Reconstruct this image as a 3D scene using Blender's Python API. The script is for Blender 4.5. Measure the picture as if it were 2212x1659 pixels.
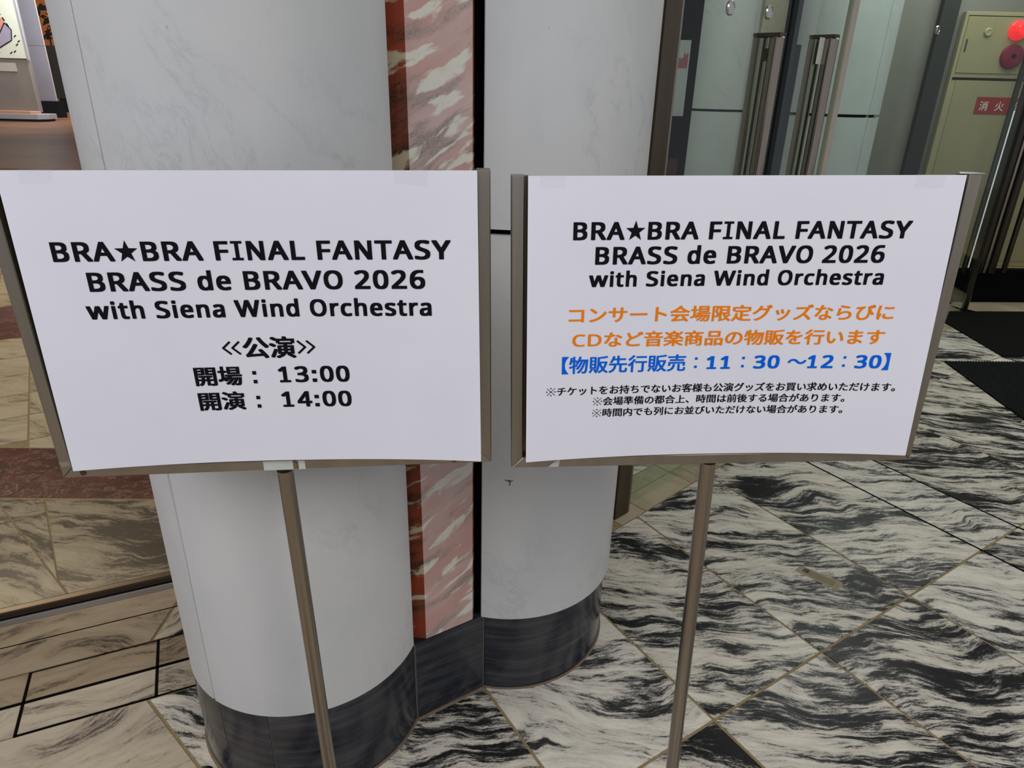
import bpy, bmesh, math, random
from mathutils import Vector, Matrix
random.seed(7)
SC = bpy.context.scene
COL = SC.collection
for o in list(bpy.data.objects):
    bpy.data.objects.remove(o)

# ------------------------------------------------------------------ camera
HC = 1.5
F_PX = 1475.0
X = Vector((1.0, 0.02554, 0.0))
dwn = Vector((1020 - 1106, 4200 - 829.5, F_PX)).normalized()      # world down seen in camera axes (right, down, forward)
upc = -dwn
fwdc = Vector((0, 0, 1))
Yc = (fwdc - fwdc.dot(upc) * upc).normalized()
Xc = Yc.cross(upc)
# rows: world axes in camera coordinates
Rw = Matrix((Xc, Yc, upc))
right = Rw @ Vector((1, 0, 0)); down = Rw @ Vector((0, 1, 0)); fwd = Rw @ Vector((0, 0, 1))
cam_d = bpy.data.cameras.new('camera')
cam = bpy.data.objects.new('camera', cam_d)
COL.objects.link(cam)
M = Matrix((right, -down, -fwd)).transposed().to_4x4()
M.translation = Vector((0, 0, HC))
cam.matrix_world = M
cam_d.sensor_fit = 'HORIZONTAL'
cam_d.sensor_width = 36.0
cam_d.lens = F_PX * 36.0 / 2212.0
cam_d.clip_start = 0.05
SC.camera = cam

# ------------------------------------------------------------------ world and light
W = bpy.data.worlds.new('overcast'); SC.world = W; W.use_nodes = True
bg = W.node_tree.nodes['Background']
bg.inputs[0].default_value = (0.87, 0.90, 1.0, 1)
bg.inputs[1].default_value = 0.42
def area(name, loc, target, size, energy, col=(1, 1, 1), size_y=None):
    l = bpy.data.lights.new(name, 'AREA'); l.energy = energy; l.size = size; l.color = col
    if size_y: l.shape = 'RECTANGLE'; l.size_y = size_y
    o = bpy.data.objects.new(name, l); COL.objects.link(o); o.location = loc
    o.rotation_euler = (Vector(target) - Vector(loc)).to_track_quat('-Z', 'Y').to_euler()
    return o
area('entrance_light', (-2.6, -1.2, 3.4), (0, 1.4, 0.8), 2.2, 62, (0.93, 0.94, 1.0))
area('entrance_light_right', (2.2, -1.8, 3.8), (1.6, 2.2, 0.0), 1.8, 70, (1.0, 0.98, 0.93))
area('vestibule_light', (2.3, 4.6, 2.95), (2.2, 5.0, 0), 1.6, 36, (0.98, 1.0, 0.96))
area('vestibule_light_far', (3.9, 6.0, 2.95), (3.9, 6.4, 0), 1.2, 30, (1.0, 0.99, 0.92))
area('foyer_light', (-6.5, 6.5, 5.2), (-6.5, 7.5, 0), 3.0, 300, (1.0, 0.80, 0.58))
area('foyer_light_near', (-3.4, 3.2, 3.6), (-2.2, 2.6, 0), 1.4, 26, (1.0, 0.86, 0.68))
area('foyer_fill_back', (-14.5, 29.5, 5.2), (-18.0, 31.5, 1.5), 3.0, 900, (1.0, 0.80, 0.58))  # unseen fill lamp, added to brighten the amber back wall
area('foyer_fill_pilaster', (-14.0, 24.0, 5.0), (-17.2, 27.0, 1.5), 2.0, 420, (0.95, 0.93, 1.0))  # unseen fill lamp, added because the pilaster rendered too dark
area('foyer_light_far', (-15.0, 20, 5.2), (-16.5, 26, 1), 4.0, 430, (1.0, 0.92, 0.86))
VS = SC.view_settings
VS.view_transform = 'Standard'; VS.look = 'None'; VS.gamma = 1.0; VS.exposure = 0.0
VS.use_curve_mapping = False

# ------------------------------------------------------------------ materials
def newmat(name):
    m = bpy.data.materials.new(name); m.use_nodes = True
    nt = m.node_tree; b = nt.nodes['Principled BSDF']
    return m, nt, b
def node(nt, t, **kw):
    n = nt.nodes.new(t)
    for k, v in kw.items(): setattr(n, k, v)
    return n
def setin(n, **kw):
    for k, v in kw.items(): n.inputs[k].default_value = v
def plain(name, col, rough=0.5, metal=0.0, emit=None, es=0.0, spec=0.5, grain=0.0, gscale=60):
    m, nt, b = newmat(name)
    b.inputs['Base Color'].default_value = (*col, 1)
    b.inputs['Roughness'].default_value = rough
    b.inputs['Metallic'].default_value = metal
    b.inputs['Specular IOR Level'].default_value = spec
    if emit: b.inputs['Emission Color'].default_value = (*emit, 1); b.inputs['Emission Strength'].default_value = es
    tc = node(nt, 'ShaderNodeTexCoord')
    nz = node(nt, 'ShaderNodeTexNoise'); nz.inputs['Scale'].default_value = gscale; nz.inputs['Detail'].default_value = 4
    nt.links.new(tc.outputs['Object'], nz.inputs['Vector'])
    mx = node(nt, 'ShaderNodeMix', data_type='RGBA', blend_type='MULTIPLY'); mx.inputs[0].default_value = 1
    rp = node(nt, 'ShaderNodeMapRange'); rp.inputs['To Min'].default_value = 1 - (grain or .03); rp.inputs['To Max'].default_value = 1 + (grain or .03)
    nt.links.new(nz.outputs['Fac'], rp.inputs['Value'])
    mx.inputs[6].default_value = (*col, 1)
    nt.links.new(rp.outputs[0], mx.inputs[7]); nt.links.new(mx.outputs[2], b.inputs['Base Color'])
    return m
def ramp(nt, stops, src, interp='LINEAR'):
    r = node(nt, 'ShaderNodeValToRGB'); r.color_ramp.interpolation = interp
    el = r.color_ramp.elements
    while len(el) < len(stops): el.new(0.5)
    for e, (p, c) in zip(el, stops): e.position = p; e.color = (*c, 1)
    nt.links.new(src, r.inputs[0]); return r
def coords(nt, rot=(0, 0, 0), scale=(1, 1, 1), rand_rot=0.0, rand_off=30.0):
    tc = node(nt, 'ShaderNodeTexCoord'); oi = node(nt, 'ShaderNodeObjectInfo')
    cmb = node(nt, 'ShaderNodeCombineXYZ')
    for i, k in enumerate((1.0, 1.7, 2.3)):
        mt = node(nt, 'ShaderNodeMath', operation='MULTIPLY'); mt.inputs[1].default_value = k * rand_off
        nt.links.new(oi.outputs['Random'], mt.inputs[0]); nt.links.new(mt.outputs[0], cmb.inputs[i])
    src = tc.outputs['Object']
    if rand_rot:
        vr = node(nt, 'ShaderNodeVectorRotate', rotation_type='Z_AXIS')
        mr = node(nt, 'ShaderNodeMapRange'); mr.inputs['To Min'].default_value = -rand_rot; mr.inputs['To Max'].default_value = rand_rot
        nt.links.new(oi.outputs['Random'], mr.inputs['Value']); nt.links.new(mr.outputs[0], vr.inputs['Angle'])
        nt.links.new(src, vr.inputs['Vector']); src = vr.outputs[0]
    v1 = node(nt, 'ShaderNodeVectorRotate', rotation_type='EULER_XYZ'); v1.inputs['Rotation'].default_value = rot
    nt.links.new(src, v1.inputs['Vector'])
    ad = node(nt, 'ShaderNodeVectorMath', operation='ADD'); nt.links.new(v1.outputs[0], ad.inputs[0]); nt.links.new(cmb.outputs[0], ad.inputs[1])
    return ad.outputs[0], oi
def warp(nt, vec, scale, amt, detail=3, squash=(1, 1, 1)):
    nz = node(nt, 'ShaderNodeTexNoise'); setin(nz, Scale=scale, Detail=detail)
    nt.links.new(vec, nz.inputs['Vector'])
    sb = node(nt, 'ShaderNodeVectorMath', operation='SUBTRACT'); nt.links.new(nz.outputs['Color'], sb.inputs[0]); sb.inputs[1].default_value = (.5, .5, .5)
    ml = node(nt, 'ShaderNodeVectorMath', operation='MULTIPLY'); nt.links.new(sb.outputs[0], ml.inputs[0]); ml.inputs[1].default_value = [amt * s for s in squash]
    ad = node(nt, 'ShaderNodeVectorMath', operation='ADD'); nt.links.new(vec, ad.inputs[0]); nt.links.new(ml.outputs[0], ad.inputs[1])
    return ad.outputs[0]
def scaled(nt, vec, s):
    m = node(nt, 'ShaderNodeVectorMath', operation='MULTIPLY'); nt.links.new(vec, m.inputs[0]); m.inputs[1].default_value = s
    return m.outputs[0]
def noise(nt, vec, scale, detail=6, rough=.6, dist=0.0):
    n = node(nt, 'ShaderNodeTexNoise'); setin(n, Scale=scale, Detail=detail, Roughness=rough, Distortion=dist)
    nt.links.new(vec, n.inputs['Vector']); return n.outputs['Fac']
def mix(nt, f, a, b, mode='MIX'):
    m = node(nt, 'ShaderNodeMix', data_type='RGBA', blend_type=mode)
    for s, i in ((f, 0), (a, 6), (b, 7)):
        if hasattr(s, 'links'): nt.links.new(s, m.inputs[i])
        else: m.inputs[i].default_value = s if i == 0 else (*s, 1)
    return m.outputs[2]
def madd(nt, a, k, b):
    m = node(nt, 'ShaderNodeMath', operation='MULTIPLY_ADD'); nt.links.new(a, m.inputs[0]); m.inputs[1].default_value = k
    if hasattr(b, 'links'): nt.links.new(b, m.inputs[2])
    else: m.inputs[2].default_value = b
    return m.outputs[0]
def bump(nt, b, h, strength=.1, dist=.002):
    bp = node(nt, 'ShaderNodeBump'); bp.inputs['Strength'].default_value = strength; bp.inputs['Distance'].default_value = dist
    nt.links.new(h, bp.inputs['Height']); nt.links.new(bp.outputs[0], b.inputs['Normal'])

def streak_marble(name, light, light2, dark, mid, rot=0.0, bias=0.0, rough=.22, sx=1.0, rand_rot=.2, contrast=1.0):
    """polished slab with long wavy dark streaks"""
    m, nt, b = newmat(name)
    v, oi = coords(nt, rot=(0, 0, rot), rand_rot=rand_rot)
    w1 = warp(nt, v, 2.3, .26, 2, (0.3, 1, 0))
    w2 = warp(nt, w1, 9.0, .045, 4, (0.6, 1, 0))
    st = scaled(nt, w2, (4.2 * sx, 25.0 * sx, 1))
    n1 = noise(nt, st, 1.0, 12, .70, .35)
    big = noise(nt, scaled(nt, w1, (1.4, 4.0, 1)), 1.3, 3, .5)
    fine = noise(nt, scaled(nt, w2, (22, 120, 1)), 1.0, 6, .75)
    grit = noise(nt, scaled(nt, v, (150, 320, 1)), 1.0, 3, .7)
    s = madd(nt, grit, .16, madd(nt, big, .50, madd(nt, fine, .36, madd(nt, n1, 1.05, -.545 + bias))))
    c1 = ramp(nt, [(.0, dark), (.415 , dark), (.465, mid), (.505, tuple((a * .75 + c * .25) for a, c in zip(light2, mid))), (.545, light2), (.66, light)], s)
    tint = noise(nt, v, 3.0, 3)
    col = mix(nt, madd(nt, tint, .55, -.1), c1.outputs[0], (.62, .52, .36), 'MULTIPLY')
    nt.links.new(mix(nt, .30, c1.outputs[0], col), b.inputs['Base Color'])
    b.inputs['Roughness'].default_value = rough; b.inputs['Specular IOR Level'].default_value = .10
    return m
MAT = {}
MAT['floor_marble'] = streak_marble('floor_marble_black_white', (.70, .645, .53), (.55, .505, .42), (.016, .016, .015), (.13, .125, .115), rot=.12)
MAT['floor_marble_light'] = streak_marble('floor_marble_pale', (.73, .68, .57), (.58, .54, .46), (.035, .035, .032), (.2, .19, .175), rot=.1, bias=.06)
MAT['floor_marble_beige'] = streak_marble('floor_marble_beige', (.52, .45, .34), (.45, .38, .28), (.10, .085, .07), (.26, .21, .16), rot=-.35, bias=.075, sx=.6)
MAT['foyer_marble'] = streak_marble('foyer_marble_grey', (.42, .36, .26), (.34, .29, .21), (.09, .075, .06), (.20, .165, .12), rot=.25, bias=.0, sx=.75)
MAT['foyer_cream'] = streak_marble('foyer_marble_cream', (.50, .44, .33), (.44, .38, .28), (.22, .18, .13), (.32, .27, .2), rot=.2, bias=.08, sx=.7)
MAT['sill_marble'] = streak_marble('sill_marble_cream', (.42, .36, .24), (.37, .31, .20), (.2, .16, .1), (.28, .23, .14), rot=.7, bias=.12, sx=.5)

def red_marble(name, base, base2, vein, rot=0, rough=.2):
    m, nt, b = newmat(name)
    v, oi = coords(nt, rot=(0, 0, rot))
    w = warp(nt, v, 5, .12, 4)
    n1 = noise(nt, scaled(nt, w, (3, 6, 3)), 2.0, 6, .6)
    c = ramp(nt, [(.35, base), (.6, base2)], n1)
    n2 = noise(nt, scaled(nt, w, (4, 9, 4)), 1.6, 8, .65, .6)
    ab = node(nt, 'ShaderNodeMath', operation='ABSOLUTE'); nt.links.new(madd(nt, n2, 1, -.5), ab.inputs[0])
    vr = ramp(nt, [(.0, (.8, .8, .8)), (.016, (0, 0, 0))], ab.outputs[0])
    nt.links.new(mix(nt, vr.outputs[0], c.outputs[0], vein), b.inputs['Base Color'])
    b.inputs['Roughness'].default_value = rough
    return m
MAT['foyer_red'] = red_marble('foyer_marble_red', (.055, .016, .014), (.12, .035, .028), (.32, .19, .15))

def white_marble():
    m, nt, b = newmat('column_marble_white')
    v, oi = coords(nt)
    w = warp(nt, v, 3.0, .18, 4)
    n1 = noise(nt, scaled(nt, w, (2.2, 2.2, 1.0)), 1.6, 6, .55)
    c = ramp(nt, [(.30, (.50, .515, .515)), (.5, (.56, .565, .565)), (.7, (.60, .595, .59))], n1)
    # thin faint diagonal veins
    vr = node(nt, 'ShaderNodeVectorRotate', rotation_type='EULER_XYZ'); vr.inputs['Rotation'].default_value = (.1, .65, 0)
    nt.links.new(w, vr.inputs['Vector'])
    n2 = noise(nt, scaled(nt, vr.outputs[0], (6, 6, 1.6)), 1.0, 9, .68, .3)
    ab = node(nt, 'ShaderNodeMath', operation='ABSOLUTE'); nt.links.new(madd(nt, n2, 1, -.47), ab.inputs[0])
    ve = ramp(nt, [(.0, (1, 1, 1)), (.012, (.25, .25, .25)), (.05, (0, 0, 0))], ab.outputs[0])
    patch = ramp(nt, [(.48, (0, 0, 0)), (.62, (1, 1, 1))], noise(nt, v, 2.3, 3))
    f = mix(nt, 1.0, ve.outputs[0], patch.outputs[0], 'MULTIPLY')
    f2 = mix(nt, 1.0, f, (.22, .22, .22), 'MULTIPLY')
    col = mix(nt, f2, c.outputs[0], (.17, .19, .20))
    sp = noise(nt, scaled(nt, v, (1, 1, .5)), 55, 4, .7)
    spk = ramp(nt, [(.0, (0, 0, 0)), (.69, (0, 0, 0)), (.76, (1, 1, 1))], sp)
    col = mix(nt, mix(nt, 1.0, spk.outputs[0], (.5, .5, .5), 'MULTIPLY'), col, (.2, .21, .21))
    nt.links.new(col, b.inputs['Base Color'])
    b.inputs['Roughness'].default_value = .45; b.inputs['Specular IOR Level'].default_value = .3
    fine = noise(nt, scaled(nt, v, (40, 40, 160)), 3.0, 4, .7)
    bump(nt, b, fine, .12, .001)
    return m
MAT['white'] = white_marble()

def pink_marble(name, base, base2, grey, white, red=False):
    m, nt, b = newmat(name)
    v, oi = coords(nt, rot=(0, 0, -math.radians(33)), rand_off=9)      # now x runs along the facade, z up
    w0 = warp(nt, v, 4.5, .05, 3)
    w = warp(nt, w0, 22, .012, 3)
    vr = node(nt, 'ShaderNodeVectorRotate', rotation_type='Y_AXIS'); vr.inputs['Angle'].default_value = math.radians(30)
    nt.links.new(w, vr.inputs['Vector'])
    st = scaled(nt, vr.outputs[0], (6, 6, 21))
    nb = noise(nt, st, .55, 5, .55)
    c = ramp(nt, [(.40, base), (.60, base2)], nb)
    ng = noise(nt, scaled(nt, vr.outputs[0], (7, 7, 30)), .8, 6, .6)
    g = ramp(nt, [(.49, (0, 0, 0)), (.61, (1, 1, 1))], ng)
    spk = ramp(nt, [(.38, (.45, .45, .45)), (.6, (1, 1, 1))], noise(nt, v, 260, 3, .7))
    gg = mix(nt, 1, g.outputs[0], spk.outputs[0], 'MULTIPLY')
    col = mix(nt, gg, c.outputs[0], grey)
    nw = noise(nt, scaled(nt, vr.outputs[0], (8, 8, 33)), 1.0, 7, .55, .3)
    ws = ramp(nt, [(.545, (0, 0, 0)), (.60, (1, 1, 1))], nw)
    col = mix(nt, ws.outputs[0], col, white)
    nt.links.new(col, b.inputs['Base Color'])
    b.inputs['Roughness'].default_value = .12 if red else .42; b.inputs['Specular IOR Level'].default_value = .15 if red else .3
    return m
MAT['pink'] = pink_marble('pilaster_marble_pink', (.50, .30, .265), (.53, .39, .36), (.25, .215, .195), (.64, .62, .54))
MAT['pink_red'] = pink_marble('pilaster_marble_polished_red', (.27, .045, .02), (.18, .05, .028), (.04, .028, .015), (.45, .38, .26), True)

def black_marble():
    m, nt, b = newmat('base_marble_black')
    v, oi = coords(nt)
    w = warp(nt, v, 3, .05, 3)
    n1 = noise(nt, scaled(nt, w, (4, 4, 55)), 1.0, 8, .65)
    c = ramp(nt, [(.32, (.010, .011, .015)), (.5, (.026, .028, .036)), (.70, (.055, .058, .068))], n1)
    sc = noise(nt, scaled(nt, w, (9, 9, 130)), 1.0, 8, .7)
    s2 = ramp(nt, [(.66, (0, 0, 0)), (.74, (.5, .5, .5))], sc)
    nt.links.new(mix(nt, s2.outputs[0], c.outputs[0], (.12, .12, .14)), b.inputs['Base Color'])
    b.inputs['Roughness'].default_value = .2; b.inputs['Specular IOR Level'].default_value = .45
    return m
MAT['black'] = black_marble()

def steel(name, col, rough, streak=(60, 60, 2), amt=.18, metal=1.0):
    m, nt, b = newmat(name)
    v, oi = coords(nt)
    n = noise(nt, scaled(nt, v, streak), 1.0, 6, .6)
    lo = tuple(c * (1 - amt) for c in col); hi = tuple(min(1, c * (1 + amt)) for c in col)
    r = ramp(nt, [(.3, lo), (.7, hi)], n)
    nt.links.new(r.outputs[0], b.inputs['Base Color'])
    b.inputs['Metallic'].default_value = metal; b.inputs['Roughness'].default_value = rough
    mr = node(nt, 'ShaderNodeMapRange'); mr.inputs['To Min'].default_value = rough * .8; mr.inputs['To Max'].default_value = rough * 1.2
    nt.links.new(n, mr.inputs['Value']); nt.links.new(mr.outputs[0], b.inputs['Roughness'])
    return m
MAT['steel'] = steel('brushed_steel_stand', (.36, .325, .275), .40, (25, 25, 1.5), .10)
MAT['steel_pole'] = steel('satin_steel_pole', (.33, .285, .24), .30, (30, 30, 1.5), .12)
MAT['mirror'] = steel('polished_steel_skirting', (.66, .60, .52), .045, (3, 3, 1), .05)
MAT['rail'] = steel('satin_steel_rail', (.42, .43, .46), .25, (3, 3, 1), .05)
MAT['rail_dark'] = steel('bronzed_rail', (.07, .055, .042), .3, (3, 3, 1), .05)
MAT['tube'] = steel('bronze_steel_tube', (.36, .31, .25), .18, (20, 20, 1), .1)
MAT['darktube'] = steel('dark_bronze_tube', (.07, .065, .05), .22, (20, 20, 1), .15)
MAT['doorframe'] = steel('dark_bronze_frame', (.13, .105, .075), .35, (20, 20, 1), .15)
MAT['doorframe_edge'] = steel('bronze_frame_edge', (.36, .31, .25), .3, (20, 20, 1), .1)
MAT['text_black'] = plain('print_black', (.006, .006, .009), .6, spec=.08)
MAT['text_orange'] = plain('print_orange', (.90, .225, .002), .6, spec=.1)
MAT['text_blue'] = plain('print_blue', (.0, .125, .72), .6, spec=.1)
MAT['rubber'] = plain('black_rubber', (.008, .008, .008), .45)
MAT['seal'] = plain('grey_rubber_seal', (.035, .045, .05), .4)
MAT['seal_dark'] = plain('dark_rubber_seal', (.012, .016, .016), .6, spec=.15)
MAT['board'] = plain('grey_board', (.22, .22, .21), .6)
MAT['sticker'] = plain('old_white_sticker', (.52, .54, .49), .6, grain=.1)
MAT['residue'] = plain('brown_glue', (.14, .10, .05), .7, grain=.4, gscale=300)
MAT['kraft'] = plain('tan_sticker', (.155, .12, .06), .5, grain=.15, gscale=90)
MAT['kraft_light'] = plain('tan_sticker_margin', (.235, .19, .10), .5, grain=.1, gscale=90)
MAT['grout'] = plain('tan_grout', (.26, .19, .095), .8, grain=.35, gscale=70)
MAT['blackjoint'] = plain('black_joint', (.004, .004, .004), .8, spec=.05)
MAT['caulk'] = plain('brown_caulk', (.20, .15, .10), .7, grain=.3)
MAT['basecaulk'] = plain('grey_caulk', (.075, .075, .08), .6, grain=.2)
MAT['groove'] = plain('pale_groove_filler', (.36, .36, .33), .6)
MAT['gap'] = plain('black_gap', (.003, .003, .003), .9, spec=.05)
MAT['mat'] = plain('black_rubber_mat', (.008, .008, .007), .85, spec=.05, grain=.3, gscale=200)
MAT['cabinet'] = plain('cream_painted_steel', (.31, .285, .165), .35, grain=.05, gscale=3)
MAT['cabinet_in'] = plain('cream_painted_steel_door', (.285, .26, .145), .3, grain=.05, gscale=3)
MAT['lamp_red'] = plain('red_lamp_glass', (.8, .02, .02), .2, emit=(1, .02, .03), es=1.1)
MAT['bell'] = plain('red_bell', (.17, .004, .03), .3)
MAT['redplate'] = plain('red_plate', (.27, .006, .008), .4)
MAT['whiteprint'] = plain('white_print', (.62, .60, .55), .5)
MAT['chrome'] = steel('chrome_button', (.6, .58, .54), .15, (3, 3, 3), .05)
MAT['wall_grey'] = plain('wall_plaster_grey_green', (.17, .165, .145), .5, grain=.15, gscale=2)
MAT['wall_dark'] = plain('wall_dark', (.012, .014, .012), .5)
MAT['wall_orange'] = plain('wall_amber_wood', (.36, .12, .02), .35, grain=.5, gscale=2.0)
MAT['ceil'] = plain('ceiling_white', (.5, .5, .48), .8)
MAT['foyer_brown'] = None
MAT['stone_grey'] = plain('foyer_stone_grey', (.20, .18, .165), .5, grain=.25, gscale=1.6)
MAT['stone_light'] = plain('foyer_stone_light', (.30, .30, .34), .45, grain=.15, gscale=1.2)
MAT['apricot'] = plain('apricot_trim', (.50, .27, .16), .5)
MAT['mapboard'] = plain('map_board_ivory', (.62, .66, .56), .5)
MAT['map_orange'] = plain('map_coral', (.62, .27, .18), .5)
MAT['map_lilac'] = plain('map_lilac', (.33, .30, .40), .5)
MAT['map_green'] = plain('map_green', (.25, .38, .26), .5)
MAT['plate'] = plain('info_plate', (.42, .40, .36), .5)
MAT['glow_standin'] = plain('glow_standin', (.85, .85, .88), .4, emit=(.95, .95, 1), es=.5)  # emission stands in for bright light beyond the tubes, not a lamp
MAT['cream_edge'] = plain('cream_edge', (.42, .38, .31), .3)
MAT['noticewhite'] = plain('notice_white', (.52, .50, .50), .5)
MAT['noticered'] = plain('notice_red', (.42, .01, .04), .5)
MAT['darkred'] = plain('dark_red_lacquer', (.10, .005, .008), .3)

def brown_floor():
    m, nt, b = newmat('foyer_floor_brown')
    v, oi = coords(nt)
    n = noise(nt, scaled(nt, v, (.5, .8, 1)), 1.2, 4)
    c = ramp(nt, [(.35, (.13, .06, .03)), (.65, (.24, .125, .07))], n)
    nt.links.new(c.outputs[0], b.inputs['Base Color']); b.inputs['Roughness'].default_value = .35
    return m
MAT['foyer_brown'] = brown_floor()

def paper_mat():
    m, nt, b = newmat('poster_paper')
    v, oi = coords(nt)
    n = noise(nt, v, 7, 3)
    c = ramp(nt, [(.3, (.755, .75, .84)), (.7, (.785, .785, .86))], n)
    nt.links.new(c.outputs[0], b.inputs['Base Color']); b.inputs['Roughness'].default_value = .55
    b.inputs['Specular IOR Level'].default_value = .25
    return m
MAT['paper'] = paper_mat()

def thin_glass(name, tint, refl=.06, rough=0.0):
    m = bpy.data.materials.new(name); m.use_nodes = True; nt = m.node_tree
    for n in list(nt.nodes): nt.nodes.remove(n)
    out = node(nt, 'ShaderNodeOutputMaterial'); tr = node(nt, 'ShaderNodeBsdfTransparent'); gl = node(nt, 'ShaderNodeBsdfGlossy')
    tr.inputs[0].default_value = (*tint, 1); gl.inputs['Roughness'].default_value = rough
    fr = node(nt, 'ShaderNodeFresnel'); geo = node(nt, 'ShaderNodeNewGeometry')
    io = node(nt, 'ShaderNodeMapRange'); io.inputs['To Min'].default_value = 1.27; io.inputs['To Max'].default_value = 1 / 1.27   # same reflectance on both faces of the thin pane
    nt.links.new(geo.outputs['Backfacing'], io.inputs['Value']); nt.links.new(io.outputs[0], fr.inputs[0])
    mx = node(nt, 'ShaderNodeMixShader'); nt.links.new(fr.outputs[0], mx.inputs[0]); nt.links.new(tr.outputs[0], mx.inputs[1]); nt.links.new(gl.outputs[0], mx.inputs[2])
    nt.links.new(mx.outputs[0], out.inputs[0])
    return m
MAT['glass'] = thin_glass('window_glass', (.96, .97, .96))
MAT['glass_door'] = thin_glass('door_glass_green', (.92, .975, .945))
def tape_mat():
    m = bpy.data.materials.new('clear_tape'); m.use_nodes = True; nt = m.node_tree; b = nt.nodes['Principled BSDF']
    tr = node(nt, 'ShaderNodeBsdfTransparent'); mx = node(nt, 'ShaderNodeMixShader'); mx.inputs[0].default_value = .07
    b.inputs['Base Color'].default_value = (.80, .80, .84, 1); b.inputs['Roughness'].default_value = .25
    nt.links.new(tr.outputs[0], mx.inputs[1]); nt.links.new(b.outputs[0], mx.inputs[2])
    nt.links.new(mx.outputs[0], nt.nodes['Material Output'].inputs[0]); return m
MAT['tape'] = tape_mat()

# ------------------------------------------------------------------ object helpers
def tag(o, label=None, cat=None, group=None, kind=None):
    if label: o['label'] = label
    if cat: o['category'] = cat
    if group: o['group'] = group
    if kind: o['kind'] = kind
    return o
def empty(name, loc):
    o = bpy.data.objects.new(name, None); o.empty_display_size = .1; COL.objects.link(o); o.location = loc; return o
def origin_of(p):
    v = Vector((0, 0, 0))
    while p is not None:
        v += p.location; p = p.parent
    return v
def build(name, bm, mat, parent=None, smooth=False, loc=None):
    """world-coordinate bmesh -> object; parented objects keep world place"""
    org = Vector(loc) if loc is not None else Vector((0, 0, 0))
    po = origin_of(parent) if parent is not None else Vector((0, 0, 0))
    if loc is None: org = po
    bmesh.ops.recalc_face_normals(bm, faces=bm.faces)
    bmesh.ops.translate(bm, verts=bm.verts, vec=-org)
    me = bpy.data.meshes.new(name); bm.to_mesh(me); bm.free()
    if isinstance(mat, (list, tuple)):
        for k in mat: me.materials.append(MAT[k])
    else: me.materials.append(MAT[mat])
    if smooth:
        for p in me.polygons: p.use_smooth = True
        try: me.set_sharp_from_angle(angle=math.radians(35))
        except Exception: pass
    o = bpy.data.objects.new(name, me); COL.objects.link(o)
    if parent is not None: o.parent = parent; o.location = org - po
    else: o.location = org
    return o
def add_prism(bm, poly, z0, z1, bevel=0.0, T=None, mi=0):
    """poly: list of (x,y); optional inset top bevel"""
    n = len(poly)
    T = T or (lambda p: Vector(p))
    a = sum(poly[i][0] * poly[(i + 1) % n][1] - poly[(i + 1) % n][0] * poly[i][1] for i in range(n))
    if a < 0: poly = poly[::-1]
    rings = [[bm.verts.new(T((x, y, z0))) for x, y in poly]]
    if bevel > 0:
        rings.append([bm.verts.new(T((x, y, z1 - bevel))) for x, y in poly])
        ins = inset(poly, bevel)
        rings.append([bm.verts.new(T((x, y, z1))) for x, y in ins])
    else: rings.append([bm.verts.new(T((x, y, z1))) for x, y in poly])
    fs = [bm.faces.new(rings[0][::-1]), bm.faces.new(rings[-1])]
    for r0, r1 in zip(rings, rings[1:]):
        for i in range(n):
            fs.append(bm.faces.new((r0[i], r0[(i + 1) % n], r1[(i + 1) % n], r1[i])))
    for f in fs: f.material_index = mi
    return fs
def inset(poly, d):
    n = len(poly); out = []
    for i in range(n):
        p0, p1, p2 = Vector(poly[i - 1]), Vector(poly[i]), Vector(poly[(i + 1) % n])
        e1 = (p1 - p0).normalized(); e2 = (p2 - p1).normalized()
        n1 = Vector((-e1.y, e1.x)); n2 = Vector((-e2.y, e2.x))
        b = (n1 + n2); k = b.length
        if k < 1e-6: out.append(tuple(p1 + n1 * d)); continue
        b.normalize(); out.append(tuple(p1 + b * min(d / max(b.dot(n1), .3), d * 2.5)))
    return out
def add_box(bm, x0, x1, y0, y1, z0, z1, T=None, bev=0.0):
    """bevelled box in local coordinates mapped by T"""
    T = T or (lambda p: Vector(p))
    tmp = bmesh.new(); bmesh.ops.create_cube(tmp, size=1)
    for v in tmp.verts: v.co = Vector((x0 + (v.co.x + .5) * (x1 - x0), y0 + (v.co.y + .5) * (y1 - y0), z0 + (v.co.z + .5) * (z1 - z0)))
    if bev > 0: bmesh.ops.bevel(tmp, geom=list(tmp.edges), offset=bev, segments=2, affect='EDGES', profile=.6)
    mp = {}
    for v in tmp.verts: mp[v] = bm.verts.new(T(v.co))
    for f in tmp.faces:
        bm.faces.new([mp[v] for v in f.verts])
    tmp.free()
def add_tube(bm, a, b, r, seg=24, r2=None, cap=True):
    a, b = Vector(a), Vector(b); d = (b - a).normalized()
    s = d.cross(Vector((0, 0, 1)) if abs(d.z) < .9 else Vector((1, 0, 0))).normalized(); t = d.cross(s)
    r2 = r if r2 is None else r2
    R0 = [bm.verts.new(a + (s * math.cos(k) + t * math.sin(k)) * r) for k in [2 * math.pi * i / seg for i in range(seg)]]
    R1 = [bm.verts.new(b + (s * math.cos(k) + t * math.sin(k)) * r2) for k in [2 * math.pi * i / seg for i in range(seg)]]
    for i in range(seg): bm.faces.new((R0[i], R0[(i + 1) % seg], R1[(i + 1) % seg], R1[i]))
    if cap: bm.faces.new(R0[::-1]); bm.faces.new(R1)
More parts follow.
